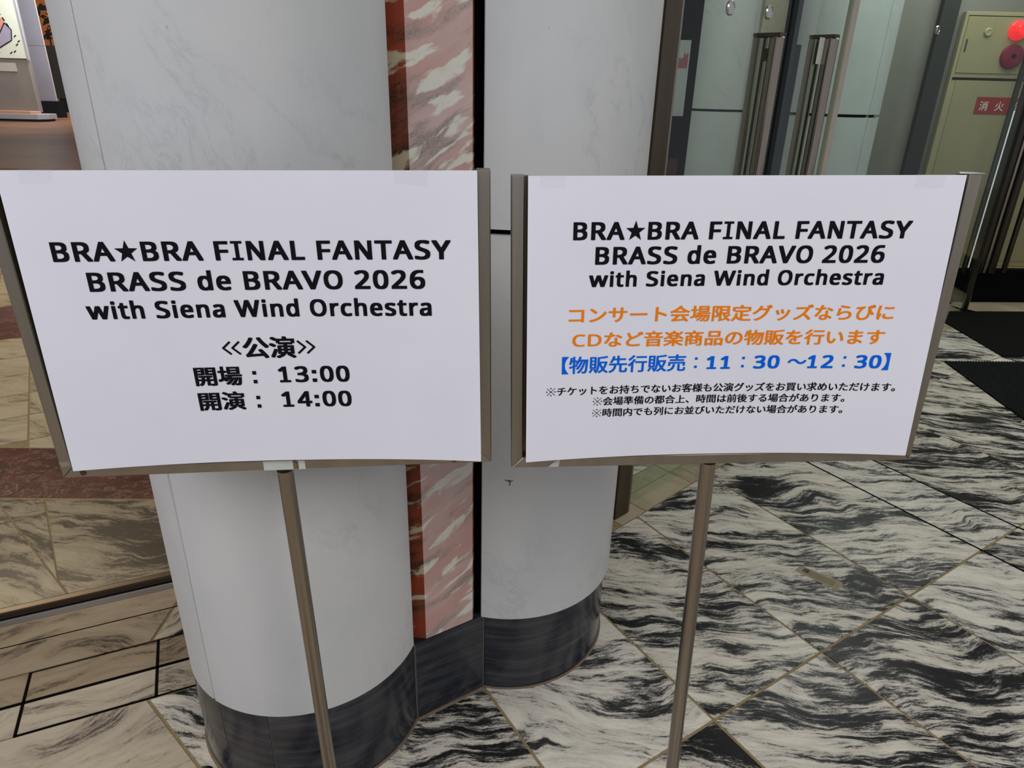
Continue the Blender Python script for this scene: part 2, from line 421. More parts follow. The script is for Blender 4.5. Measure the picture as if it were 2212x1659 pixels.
def add_lathe(bm, prof, c, axis, seg=32):
    """prof: list of (r, h) along axis from c"""
    c, d = Vector(c), Vector(axis).normalized()
    s = d.cross(Vector((0, 0, 1)) if abs(d.z) < .9 else Vector((1, 0, 0))).normalized(); t = d.cross(s)
    rings = []
    for r, h in prof:
        if r < 1e-6: rings.append([bm.verts.new(c + d * h)])
        else: rings.append([bm.verts.new(c + d * h + (s * math.cos(2 * math.pi * i / seg) + t * math.sin(2 * math.pi * i / seg)) * r) for i in range(seg)])
    for A, B in zip(rings, rings[1:]):
        for i in range(seg):
            j = (i + 1) % seg
            if len(A) == 1 and len(B) > 1: bm.faces.new((A[0], B[j], B[i]))
            elif len(B) == 1 and len(A) > 1: bm.faces.new((A[i], A[j], B[0]))
            elif len(A) > 1: bm.faces.new((A[i], A[j], B[j], B[i]))
    if len(rings[0]) > 1: bm.faces.new(rings[0][::-1])
    if len(rings[-1]) > 1: bm.faces.new(rings[-1])

TH = math.radians(33)
U = Vector((math.cos(TH), math.sin(TH))); V = Vector((-math.sin(TH), math.cos(TH)))
def uv(u, v): p = U * u + V * v; return (p.x, p.y)

# ------------------------------------------------------------------ floor
FLOOR_BOT = -.06
bm = bmesh.new(); add_prism(bm, [(-24, -4), (12, -4), (12, 36), (-24, 36)], FLOOR_BOT, -.0022)
floor = build('floor', bm, 'grout'); tag(floor, 'polished marble slab floor with tan joints', kind='structure')

def clip(poly, p, n):
    """keep side where (q-p).n >= 0"""
    out = []; m = len(poly)
    for i in range(m):
        a, b = Vector(poly[i]), Vector(poly[(i + 1) % m]); da, db = (a - p).dot(n), (b - p).dot(n)
        if da >= 0: out.append(tuple(a))
        if (da >= 0) != (db >= 0): out.append(tuple(a + (b - a) * (da / (da - db))))
    return out
def area2(poly): return abs(sum(poly[i][0] * poly[(i + 1) % len(poly)][1] - poly[(i + 1) % len(poly)][0] * poly[i][1] for i in range(len(poly)))) / 2
def split(polys, p, n):
    out = []
    p = Vector(p); n = Vector(n).normalized()
    for q in polys:
        for s in (1, -1):
            c = clip(q, p, n * s)
            if len(c) >= 3 and area2(c) > 1e-4: out.append(c)
    return out
def ndir(deg): a = math.radians(deg); return Vector((-math.sin(a), math.cos(a)))
def tile(poly, mat, gap=.004, name='tile', z=0.0):
    cl = []
    for p in poly:
        if not cl or (Vector(p) - Vector(cl[-1])).length > .004: cl.append(p)
    if len(cl) > 2 and (Vector(cl[0]) - Vector(cl[-1])).length < .004: cl.pop()
    if len(cl) < 3: return
    a = sum(cl[i][0] * cl[(i + 1) % len(cl)][1] - cl[(i + 1) % len(cl)][0] * cl[i][1] for i in range(len(cl)))
    if a < 0: cl = cl[::-1]
    cl = inset(cl, gap)
    bm = bmesh.new(); add_prism(bm, cl, -.004, z, bevel=.0008)
    return build(name, bm, mat, floor)

KP = Vector((-1.2943, 1.2595)); KD = Vector((math.cos(math.radians(24.43)), math.sin(math.radians(24.43)))); KN = Vector((KD.y, -KD.x))   # KN points outdoors
DP = Vector((.4223, 2.2251)); DD = Vector((.7314, .6820)); DN = Vector((.6820, -.7314))
E2P = Vector((3.5, 5.31)); E2D = Vector((math.cos(math.radians(4)), math.sin(math.radians(4)))); E2N = Vector((E2D.y, -E2D.x))
FJ = Vector((-1.016, 1.372)); FJn = ndir(-41)                    # mitre joint between the two paving directions; normal points up-right

# outdoor slabs on the main grid, right of the mitre joint
us = [-.68, -.22, .24, .700, 1.158, 1.608, 2.076, 2.547, 2.821, 3.34, 3.85, 4.32, 4.79, 5.26, 5.73, 6.2]
vs = [-2.0, -1.05, -.10, .777, 1.72, 2.66, 3.6]
for i in range(len(us) - 1):
    for j in range(len(vs) - 1):
        q = [uv(us[i], vs[j]), uv(us[i + 1], vs[j]), uv(us[i + 1], vs[j + 1]), uv(us[i], vs[j + 1])]
        if us[i] > .69: q = clip(q, DP + DN * .068, DN)
        if len(q) >= 3: q = clip(q, E2P + E2N * .36, E2N)
        if len(q) >= 3 and us[i] < .69: q = clip(q, KP + KN * .109, KN)
        if len(q) >= 3 and us[i] < .69: q = clip(q, FJ, FJn)
        if len(q) < 3 or area2(q) < .002: continue
        tile(q, 'floor_marble' if (i * 3 + j * 5) % 4 else 'floor_marble_light')
# black expansion joints
for u0 in (2.547, 2.821):
    bm = bmesh.new(); add_prism(bm, [uv(u0 - .0045, -.1), uv(u0 + .0045, -.1), uv(u0 + .0045, 2.05), uv(u0 - .0045, 2.05)], -.0022, .0005)
    build('joint_strip', bm, 'blackjoint', floor)
# outdoor slabs left of the mitre joint, laid parallel to the window
def kq(s, t): p = KP + KD * s + KN * t; return (p.x, p.y)
for s0, s1 in ((-2.6, -1.6), (-1.6, -.7), (-.7, 1.4)):
    for t0, t1 in ((.108, 1.05), (1.05, 2.0), (2.0, 3.0)):
        q = clip([kq(s0, t0), kq(s1, t0), kq(s1, t1), kq(s0, t1)], FJ, -FJn)
        if len(q) >= 3 and area2(q) > .003: tile(q, 'floor_marble_beige')
for s0, s1 in ((-2.6, -1.5), (-1.5, -.6), (-.6, .050), (.050, .364), (.364, .8)):
    tile([kq(s0, .001), kq(s1, .001), kq(s1, .110), kq(s0, .110)], 'floor_marble_beige')
for (s0, t0, s1, t1) in ((.047, .1045, .367, .1095), (.047, .0, .053, .1095), (.361, .0, .367, .1095), (.367, .105, .8, .109), (-2.6, .0, .8, .004)):
    bm = bmesh.new(); add_prism(bm, [kq(s0, t0), kq(s1, t0), kq(s1, t1), kq(s0, t1)], -.0022, .0006)
    build('joint_strip', bm, 'blackjoint', floor)

# foyer floor seen through the left window
z0 = [kq(-3.2, -.03), kq(1.35, -.03), (-.12, 2.23), (-.12, 2.26), (-5.0, 2.13)]
zoneA = clip([kq(-3.2, -.03), kq(1.6, -.03), (-.05, 2.26), (-4.2, 2.15)], Vector((-.06, 0)), Vector((-1, 0)))
parts = split([zoneA], (-1.379, 1.689), ndir(-41))
out = []
for q in parts:
    cx = Vector((sum(p[0] for p in q) / len(q), sum(p[1] for p in q) / len(q)))
    if (cx - Vector((-1.379, 1.689))).dot(ndir(-41)) > 0:
        for r in split([q], (-1.477, 1.787), ndir(-54)):
            cr = Vector((sum(p[0] for p in r) / len(r), sum(p[1] for p in r) / len(r)))
            out += split([r], (-1.70, 2.138), ndir(34)) if (cr - Vector((-1.477, 1.787))).dot(ndir(-54)) < 0 else [r]
    else: out += split([q], (-1.802, 2.07), ndir(34))
for q in out: tile(q, 'foyer_marble', .0035)
ye = lambda x: 2.233 + (x + 1.383) * .030
yt = lambda x: 2.603 + (x + 1.988) * .030
xs = [-4.4, -3.6, -2.85, -1.93, -1.62, -.95, -.06]
for a, b in zip(xs, xs[1:]): tile([(a, ye(a)), (b, ye(b)), (b + .05 * (b < -.1), yt(b)), (a + .05 * (a > -4), yt(a))], 'foyer_red', .002)
gu = [u0 for u0 in [-3.2, -2.3, -1.4, -.41 - .5, -.35, .25, .85, 1.45, 2.05, 2.65, 3.3]]
gv = [2.0, 2.55, 3.117, 3.41, 3.703, 3.997, 4.29, 4.6, 4.98]
for i in range(len(gu) - 1):
    for j in range(len(gv) - 1):
        q = [uv(gu[i], gv[j]), uv(gu[i + 1], gv[j]), uv(gu[i + 1], gv[j + 1]), uv(gu[i], gv[j + 1])]
        q = clip(q, Vector((-1.988, 2.603)), Vector((-.03, 1)))
        if len(q) >= 3: q = clip(q, Vector((-.06, 0)), Vector((-1, 0)))
        if len(q) >= 3 and area2(q) > .01: tile(q, 'foyer_cream', .004)
for i in range(len(gu) - 1):
    q = clip([uv(gu[i], 4.98), uv(gu[i + 1], 4.98), uv(gu[i + 1], 5.75), uv(gu[i], 5.75)], Vector((-.06, 0)), Vector((-1, 0)))
    if len(q) >= 3: tile(q, 'foyer_red', .004)
gv2 = [5.75, 6.9, 8.1, 9.4, 10.8, 12.4, 14.0]
for i in range(0, len(gu) - 1):
    for j in range(len(gv2) - 1):
        q = clip([uv(gu[i] * 1.6, gv2[j]), uv(gu[i + 1] * 1.6, gv2[j]), uv(gu[i + 1] * 1.6, gv2[j + 1]), uv(gu[i] * 1.6, gv2[j + 1])], Vector((-.06, 0)), Vector((-1, 0)))
        if len(q) >= 3 and area2(q) > .02: tile(q, 'foyer_cream' if j < 3 else 'foyer_marble', .005)
bm = bmesh.new(); add_prism(bm, [(-24, 12.0), (-.3, 12.0), (-.3, 35.5), (-24, 35.5)], -.002, .004)
carpet = build('floor_covering', bm, 'foyer_brown', floor)

# vestibule floor behind the glass doors: sill stones parallel to the doors, then slabs
def dq(s, t): p = DP + DD * s + DN * t; return (p.x, p.y)
for t0, t1, off in ((-.047, .068, .0), (-.130, -.047, .0)):
    ss = [-.06, .085, .40, .80, 1.2, 1.6, 2.0, 2.4, 2.8, 3.2, 3.6, 4.2]
    for a, b in zip(ss, ss[1:]): tile([dq(a, t0), dq(b, t0), dq(b, t1), dq(a, t1)], 'sill_marble', .003)
for a, b in zip([-.3, .5, 1.3, 2.1, 2.9, 3.7, 4.6], [.5, 1.3, 2.1, 2.9, 3.7, 4.6, 5.5]):
    for c, d in ((-.13, -.93), (-.93, -1.73), (-1.73, -2.6), (-2.6, -3.5)):
        q = [dq(a, d), dq(b, d), dq(b, c), dq(a, c)]
        q = clip(q, Vector((.06, 0)), Vector((1, 0)))
        if len(q) >= 3 and area2(q) > .01: tile(q, 'floor_marble', .004)
# sill strips before the second door
def eq(s, t): p = E2P + E2D * s + E2N * t; return (p.x, p.y)
for (t0, t1, mt) in ((.02, .34, 'sill_marble'), (-.23, -.02, 'sill_marble')):
    for a, b in ((-.1, .55), (.55, 1.3), (1.3, 2.2), (2.2, 3.2)): tile([eq(a, t0), eq(b, t0), eq(b, t1), eq(a, t1)], mt, .002)
bm = bmesh.new(); add_prism(bm, [eq(-.1, -.02), eq(3.2, -.02), eq(3.2, .02), eq(-.1, .02)], -.0022, .001)
build('joint_strip', bm, 'blackjoint', floor)

# ------------------------------------------------------------------ walls / ceilings of the rooms behind the glass
def wall(name, pts, z0, z1, mat):
    bm = bmesh.new(); add_prism(bm, pts, z0, z1); o = build(name, bm, mat); return tag(o, kind='structure')
wall('wall_back', [(-24, 33.5), (-.1, 33.5), (-.1, 33.8), (-24, 33.8)], 0, 5.6, 'wall_orange')
wall('wall_left', [(-23.9, 4.0), (-23.6, 4.0), (-23.6, 33.5), (-23.9, 33.5)], 0, 5.6, 'stone_grey')
wall('wall_middle', [(-.05, 1.82), (.05, 1.80), (.05, 33.4), (-.05, 33.4)], 0, 5.6, 'ceil')
wall('wall_vestibule_back', [(.06, 6.66), (9.5, 6.66), (9.5, 6.8), (.06, 6.8)], 0, 3.1, 'wall_grey')
wall('wall_right', [(9.4, 5.4), (9.5, 5.4), (9.5, 6.65), (9.4, 6.65)], 0, 3.1, 'wall_grey')
bm = bmesh.new(); add_prism(bm, [(-24, 4.2), kq(-3.4, -.12), (-.35, 1.72), (-.06, 1.9), (-.06, 33.5), (-24, 33.5)], 5.6, 5.7)
tag(build('ceiling', bm, 'ceil'), kind='structure')
bm = bmesh.new(); add_prism(bm, [(.06, 2.0), tuple(DP), tuple(DP + DD * 4.2), tuple(E2P + E2D * 6), (9.5, 6.8), (.06, 6.8)], 3.1, 3.2)
tag(build('ceiling_vestibule', bm, 'ceil'), kind='structure')

# ------------------------------------------------------------------ window with steel skirting on the left
win = empty('window_1', (KP.x, KP.y, 0)); tag(win, 'large fixed glass window over polished steel skirting left of the columns', kind='structure')
S0, S1 = -3.2, .80
def kbox(s0, s1, t0, t1, z0, z1, bev=0):
    bm = bmesh.new()
    def T(p): q = KP + KD * p[0] + KN * p[1]; return Vector((q.x, q.y, p[2]))
    add_box(bm, s0, s1, t0, t1, z0, z1, T, bev); return bm
build('skirting_panel', kbox(S0, S1, -.04, 0, .0, .186), 'mirror', win)
build('shadow_gap', kbox(S0, S1, -.04, -.003, .186, .189), 'gap', win)
build('skirting_panel', kbox(S0, S1, -.04, 0, .189, .252), 'mirror', win)
build('sill_rail', kbox(S0, S1, -.03, .006, .252, .272, .003), 'rail', win)
build('shadow_gap', kbox(S0, S1, -.03, .002, .272, .2745), 'gap', win)
build('sill_rail', kbox(S0, S1, -.022, .003, .2745, .292, .004), 'rail_dark', win)
build('window_glass', kbox(S0, S1, -.018, -.010, .290, 3.1), 'glass', win)
build('head_rail', kbox(S0, S1, -.05, .02, 3.1, 3.25), 'rail', win)

# ------------------------------------------------------------------ columns and pilaster
CH = 3.6
def arc_panel(c, r, a0, a1, z0, z1, thick=.02, seg=None, chamfer=0.0):
    """curved cladding panel; angles in world degrees"""
    bm = bmesh.new(); seg = seg or max(3, int(abs(a1 - a0) / 3))
    prof_ang = [a0 + (a1 - a0) * i / seg for i in range(seg + 1)]
    ring = {}
    def rr(i): return r - chamfer if chamfer and i in (0, seg) else r
    if chamfer:
        da = math.degrees(chamfer / r)
        prof_ang = [a0] + [a0 + da + (a1 - a0 - 2 * da) * i / seg for i in range(seg + 1)] + [a1]
    n = len(prof_ang)
    O0, O1, I0, I1 = [], [], [], []
    for i, a in enumerate(prof_ang):
        a = math.radians(a); ro = r - (chamfer if (chamfer and i in (0, n - 1)) else 0); ri = r - thick
        for L, rad, z in ((O0, ro, z0), (O1, ro, z1), (I0, ri, z0), (I1, ri, z1)):
            L.append(bm.verts.new((c[0] + math.cos(a) * rad, c[1] + math.sin(a) * rad, z)))
    for i in range(n - 1):
        bm.faces.new((O0[i], O0[i + 1], O1[i + 1], O1[i])); bm.faces.new((I0[i + 1], I0[i], I1[i], I1[i + 1]))
        bm.faces.new((O1[i], O1[i + 1], I1[i + 1], I1[i])); bm.faces.new((O0[i + 1], O0[i], I0[i], I0[i + 1]))
    bm.faces.new((O0[0], O1[0], I1[0], I0[0])); bm.faces.new((O1[-1], O0[-1], I0[-1], I1[-1]))
    return bm
def cyl_bm(c, r, z0, z1, seg=64):
    bm = bmesh.new(); add_tube(bm, (c[0], c[1], z0), (c[0], c[1], z1), r, seg); return bm
ZB = .25; ZJ = 1.232
def column(name, c, r, rb, label, seams, bseams, group=None, zb=ZB, zj=(ZJ, 2.6), top=CH, start=None, k=1.0):
    t = empty(name, (c[0], c[1], 0)); tag(t, label, 'column', group)
    build('core', cyl_bm(c, r - .020 * k, .0, top), 'gap', t)
    zs = [zb + .0015] + list(zj) + [top]
    gapd = math.degrees(.0016 * k / r); gz = .006 * k
    for zi in range(len(zs) - 1):
        za = zs[zi] + (gz if zi else 0); zb_ = zs[zi + 1] - (gz if zi < len(zs) - 2 else 0)
        for a, b in zip(seams, seams[1:]):
            build('cladding_panel', arc_panel(c, r, a + gapd, b - gapd, za, zb_, .018 * k, chamfer=.0022 * k), 'white', t, smooth=True)
    for a in seams[1:-1]:
        build('joint_filler', arc_panel(c, r - .0035 * k, a - gapd * 1.2, a + gapd * 1.2, zb, top, .01 * k, 2), 'groove', t)
    for a, b in zip(bseams, bseams[1:]):
        build('base_panel', arc_panel(c, rb, a + gapd * .6, b - gapd * .6, .0, zb, .02 * k, chamfer=.0012 * k), 'black', t, smooth=True)
    for a in bseams[1:-1]:
        build('base_joint', arc_panel(c, rb - .0012, a - gapd, a + gapd, 0, zb, .01, 2), 'basecaulk', t)
    return t
cL = uv(.309, 1.377); cR = uv(.900, 1.385)
# edges where the columns meet the pilaster (world degrees)
aL = math.degrees(math.atan2(-.195, .193)) + 33
aR = math.degrees(math.atan2(-.205, -.2135)) + 33
LC = column('marble_column', cL, .276, .2745, 'white marble half round column on black base behind the left sign stand, beside the window',
            [aL - 350, -238, -121.5, aL + .0], [aL - 350, -238, -118.6, -93.0, aL + 1], None)
RC = column('marble_column', cR, .296, .284, 'white marble round column on black base behind the right sign stand, next to the glass door',
            [aR, 40, aR + 350], [aR - 1.5, 60, aR + 350], None)
for t, c, rb, a0, a1 in ((LC, cL, .2745, -235, aL), (RC, cR, .284, aR, 60)):
    build('base_caulk', arc_panel(c, rb + .005, a0, a1, -.001, .003, .01, 60), 'caulk', t)
# small repaired chip on the right column
def on_cyl(c, r, ang, z): a = math.radians(ang); return Vector((c[0] + math.cos(a) * r, c[1] + math.sin(a) * r, z))
bm = bmesh.new()
chip = [[(-17, 6), (-9, 5.5), (-5, 3.5), (-9, 2.8), (-12, 4.2)], [(-6, 3), (-2, 6), (2, 5.5), (1, 1), (-5, 1)], [(1, 3), (6, 3.6), (12, 6.6), (11, 4.6), (5, .6), (1, .5)], [(0, 1), (3, 1), (4, -4), (2, -9), (-1, -7), (1, -3)]]
for poly in chip:
    vsn = [bm.verts.new(on_cyl(cR, .2965, -90.2 + math.degrees(x * .00075 / .296) , .659 + y * .0011)) for x, y in poly]
    bm.faces.new(vsn)
build('chip_mark', bm, 'seal', RC)

# pilaster of pink marble between them
pil = empty('marble_pilaster', (*uv(.6, 1.25), 0)); tag(pil, 'narrow pink marble pilaster with a red side edge between the two white columns', 'pilaster')
def uvT(p): q = U * p[0] + V * p[1]; return Vector((q.x, q.y, p[2]))
bm = bmesh.new(); add_box(bm, .535, .672, 1.214, 1.222, .0, CH, uvT); build('core', bm, 'gap', pil)
for za, zb_ in ((.2515, ZJ + .9 - .004), (ZJ + .9 + .004, CH)):
    bm = bmesh.new()
    prof = [(.507, 1.214), (.507, 1.204), (.535, 1.181), (.6655, 1.181), (.6735, 1.190), (.6735, 1.212), (.515, 1.212)]
    n = len(prof)
    A = [bm.verts.new(uvT((u, v, za))) for u, v in prof]; B = [bm.verts.new(uvT((u, v, zb_))) for u, v in prof]
    fb = bm.faces.new(A); ft = bm.faces.new(B[::-1]); fs = []
    for i in range(n): fs.append(bm.faces.new((A[i], A[(i + 1) % n], B[(i + 1) % n], B[i])))
    for i, f in enumerate(fs): f.material_index = 0 if i == 2 else 1
    build('facing_panel', bm, ['pink', 'pink_red'], pil)
bm = bmesh.new(); add_box(bm, .5055, .696, 1.1795, 1.20, .0, .249, uvT, .001); build('base_panel', bm, 'black', pil)
for u0, w in ((.5025, .0025), (.6965, .0022)):
    bm = bmesh.new(); add_box(bm, u0 - w, u0 + w, 1.1785, 1.2, .0, .2495, uvT); build('base_joint', bm, 'basecaulk', pil)
bm = bmesh.new(); add_box(bm, .502, .698, 1.172, 1.19, -.001, .003, uvT, .001); build('base_caulk', bm, 'caulk', pil)

# twin columns inside the vestibule
column('vestibule_column', (1.56, 5.95), .35, .35, 'pale marble column seen through the left leaf of the glass door', [-250, 110 - 250 + 250], [-250, 110], None, .3, (1.36, 2.75), 3.1, k=1.5)
column('vestibule_column', (2.075, 4.95), .31, .31, 'pale marble column with a vertical groove seen through the right leaf of the glass door', [-238, -62.0, 122], [-238, 122], None, .3, (1.372, 2.75), 3.1, k=1.5)
bm = bmesh.new(); add_box(bm, 1.70, 1.90, 5.45, 5.52, 0, 3.1); o = build('marble_strip', bm, 'foyer_cream'); tag(o, 'narrow cream veined marble strip between the two vestibule columns', 'pilaster')

# ------------------------------------------------------------------ double glass door
door = empty('door_1', (DP.x, DP.y, 0)); tag(door, 'frameless double glass door with long steel tube handles right of the columns', kind='structure')
def dT(p): q = DP + DD * p[0] + DN * p[1]; return Vector((q.x, q.y, p[2]))
def dbox(s0, s1, t0, t1, z0, z1, bev=0): bm = bmesh.new(); add_box(bm, s0, s1, t0, t1, z0, z1, dT, bev); return bm
build('door_post', dbox(-.055, .022, -.045, .03, 0, 3.1, .002), 'doorframe', door)
build('post_edge', dbox(.022, .033, -.045, .028, 0, 3.1, .001), 'doorframe_edge', door)
build('glass_leaf', dbox(.040, .700, -.006, .006, .012, 3.08), 'glass_door', door)
build('glass_leaf', dbox(.765, 1.165, -.006, .006, .012, 3.08), 'glass_door', door)
build('glass_leaf', dbox(1.215, 4.1, -.006, .006, .012, 3.08), 'glass_door', door)
build('rubber_seal', dbox(.700, .728, -.011, .011, .012, 3.08, .002), 'seal_dark', door)
build('rubber_seal', dbox(.731, .765, -.011, .011, .012, 3.08, .002), 'seal', door)
build('leaf_edge', dbox(1.168, 1.212, -.012, .012, .0, 3.1, .002), 'cream_edge', door)
build('corner_post', dbox(4.1, 4.13, -.02, .02, 0, 3.1, .003), 'darktube', door)
build('head_rail', dbox(-.055, 4.16, -.04, .03, 3.08, 3.18, .003), 'doorframe', door)
def handle(s, off, ztop, zbot=.95, r=.025, mat='tube'):
    bm = bmesh.new()
    c = dT((s, off, 0))
    add_lathe(bm, [(r - .003, zbot), (r, zbot + .003), (r, ztop - .004), (r - .004, ztop)], (c.x, c.y, 0), (0, 0, 1), 32)
    return build('tube_handle', bm, mat, door, smooth=True)
for s, z in ((.583, 1.672), (.99, 1.69)):
    h1 = handle(s, .031, z); h2 = handle(s, -.031, z)
    for zz in (z - .055, 1.02):
        b = build('handle_bracket', dbox(s - .012, s + .012, -.031, .031, zz - .02, zz + .02, .002), 'doorframe', h1)
    build('cap_plate', dbox(s - .02, s + .02, -.05, .05, z - .001, z + .012, .002), 'doorframe', h1)
build('lock_stile', dbox(.775, .84, -.03, -.008, .9, 1.66, .002), 'gap', door)
build('torn_label', dbox(.93, .975, .012, .0135, 1.60, 1.69), 'sticker', door)
for s, z, r in ((.303, 1.736, .021), (.538, 1.742, .021), (2.11, 1.786, .019)):
    bm = bmesh.new(); c = dT((s, .006, z)); nn = Vector((DN.x, DN.y, 0))
    add_lathe(bm, [(r, 0), (r, .006), (r * .86, .009), (r * .8, .007), (0, .007)], c, nn, 32); build('glass_fixing', bm, 'chrome', door, smooth=True)

# second door across the far opening: bank of dark tubes, dark foot rail
door2 = empty('door_2', (E2P.x, E2P.y, 0)); tag(door2, 'second glass door at the right edge with dark vertical tube handles', kind='structure')
def eT(p): q = E2P + E2D * p[0] + E2N * p[1]; return Vector((q.x, q.y, p[2]))
for s, w, mt in ((.004, .019, 'darktube'), (.062, .018, 'darktube'), (.135, .018, 'darktube'), (.172, .015, 'tube'), (.225, .030, 'darktube'), (.330, .02, 'darktube')):
    bm = bmesh.new(); c = eT((s, .03, 0))
    add_lathe(bm, [(w - .003, .24), (w, .244), (w, 1.796), (w - .004, 1.80)], (c.x, c.y, 0), (0, 0, 1), 24)
    build('tube_handle', bm, mt, door2, smooth=True)
for s0, s1, z0, z1 in ((-.02, 3.0, .0, .265), (-.02, 3.0, 3.0, 3.1)):
    bm = bmesh.new(); add_box(bm, s0, s1, -.03, .03, z0, z1, eT, .004); build('foot_rail' if z0 < 1 else 'head_rail', bm, 'gap' if z0 < 1 else 'doorframe', door2)
bm = bmesh.new(); add_box(bm, -.02, 3.0, -.006, .006, .265, 3.0, eT); build('glass_leaf', bm, 'glass', door2)

# ------------------------------------------------------------------ things behind the doors
CY = 6.6
cab = empty('fire_hydrant_cabinet', (4.6, CY + .15, 0)); tag(cab, 'tall cream steel fire hydrant cabinet with red lamp, bell and red plate behind the glass', 'cabinet')
def bxo(name, x0, x1, y0, y1, z0, z1, mat, parent, bev=.0):
    bm = bmesh.new(); add_box(bm, x0, x1, y0, y1, z0, z1, None, bev); return build(name, bm, mat, parent)
bxo('body', 3.772, 5.2, CY, CY + .05, .0, 2.165, 'cabinet', cab, .004)
bxo('door', 3.800, 5.17, CY - .008, CY - .0005, 1.690, 2.128, 'cabinet_in', cab, .003)
ld = bxo('door', 3.830, 5.17, CY - .006, CY - .0005, .05, 1.632, 'cabinet_in', cab, .003)
bxo('shadow_gap', 3.790, 5.18, CY - .002, CY - .0002, 1.634, 1.655, 'gap', cab)
bxo('shadow_gap', 3.796, 5.175, CY - .002, CY - .0002, 2.128, 2.136, 'gap', cab)
bm = bmesh.new(); add_box(bm, 3.822, 3.838, CY - .012, CY - .006, 1.855, 1.956, None, .003); build('hinge_slot', bm, 'seal', cab)
bm = bmesh.new(); add_lathe(bm, [(.034, 0), (.034, .012), (.026, .018), (.012, .014), (0, .014)], (3.99, CY - .006, 2.009), (0, -1, 0), 28); build('lock_knob', bm, 'cabinet', cab, smooth=True)
bm = bmesh.new(); add_lathe(bm, [(.078, 0), (.078, .015), (.066, .03), (.062, .06), (.045, .085), (0, .095)], (4.237, CY - .008, 2.028), (0, -1, 0), 36); build('alarm_lamp', bm, 'lamp_red', cab, smooth=True)
bm = bmesh.new(); add_lathe(bm, [(.098, 0), (.098, .012), (.09, .03), (.05, .042), (.022, .040), (.018, .02), (0, .02)], (4.245, CY - .008, 1.825), (0, -1, 0), 36); bl = build('alarm_bell', bm, 'bell', cab, smooth=True)
bm = bmesh.new(); add_lathe(bm, [(.018, .021), (.012, .03), (0, .03)], (4.245, CY - .008, 1.825), (0, -1, 0), 20); build('bell_centre', bm, 'gap', bl)
plate = bxo('name_plate', 4.052, 4.50, CY - .011, CY - .006, 1.362, 1.502, 'redplate', cab, .001)

for nm, x0, x1, lab in (('glow_standin', 4.115, 4.20, 'slim glowing strip added for the brightness beyond the dark tubes, left one'), ('glow_standin', 4.29, 4.37, 'slim glowing strip added for the brightness beyond the dark tubes, right one')):
    bm = bmesh.new(); add_box(bm, x0, x1, 6.2, 6.23, .0, 1.40, None, .003); o = build(nm, bm, 'glow_standin'); tag(o, lab, 'panel')  # glowing boards added in place of the brightness showing between the tubes
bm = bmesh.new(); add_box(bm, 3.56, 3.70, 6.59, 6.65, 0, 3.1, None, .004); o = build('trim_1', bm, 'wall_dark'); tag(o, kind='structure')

# notice stand visible between door post and column
ns = empty('notice_board', (.71, 3.42, 0)); tag(ns, 'dark notice board with a white red-printed sheet behind the glass door', 'sign')
bxo('board', .655, .80, 3.415, 3.44, .9, 2.1, 'gap', ns)
sh = bxo('sheet', .672, .76, 3.405, 3.414, 1.387, 1.702, 'noticewhite', ns)
bm = bmesh.new()
for i in range(9):
    x = .694 + i * .0068; h = .018 + .045 * (i / 8) ** 1.2 + (.012 if i % 3 == 0 else 0)
    add_box(bm, x, x + .0042, 3.4035, 3.405, 1.588, 1.588 + h)
build('red_print', bm, 'noticered', sh)
bxo('lower_panel', .672, .76, 3.408, 3.414, .95, 1.20, 'darkred', ns)
bxo('leg', .66, .69, 3.415, 3.44, 0, .9, 'gap', ns); bxo('leg', .765, .795, 3.415, 3.44, 0, .9, 'gap', ns)

# doormats
def doormat(name, poly, label, ribs=False, z=.008, ang=4):
    t = empty(name, (*poly[0], 0)); tag(t, label, 'mat', None)
    bm = bmesh.new(); add_prism(bm, poly, .0, z, .002); build('backing', bm, 'mat', t)
    if ribs:
        d = Vector((math.cos(math.radians(ang)), math.sin(math.radians(ang)))); n = Vector((-d.y, d.x))
        xs_ = [Vector(p).dot(d) for p in poly]; x = min(xs_) + .02; bm = bmesh.new()
        while x < max(xs_) - .02 and x < min(xs_) + 2.2:
            q = clip(inset(poly if True else poly, .0), Vector(d * x), d)
            q = clip(q, Vector(d * (x + .006)), -d) if len(q) >= 3 else q
            if len(q) >= 3: add_prism(bm, q, z - .0005, z + .004)
            x += .018
        o = build('rib_field', bm, 'seal_dark', t); o['kind'] = 'stuff'
    return t
doormat('doormat', [(2.655, 3.928), (2.604, 3.128), (4.6, 3.27), (4.6, 4.02)], 'black ribbed rubber doormat, the nearer of the two on the right', True, ang=2)
doormat('doormat', [(3.112, 4.724), (3.091, 4.061), (4.9, 4.14), (5.0, 5.12), (3.303, 5.003)], 'black plain doormat, the farther one before the second door', False)
doormat('doormat', [(3.62, 5.58), (3.60, 5.56), (5.6, 5.70), (4.85, 6.25), (4.05, 6.15)], 'black mat inside the second door by the foot of the tubes', False, .006)

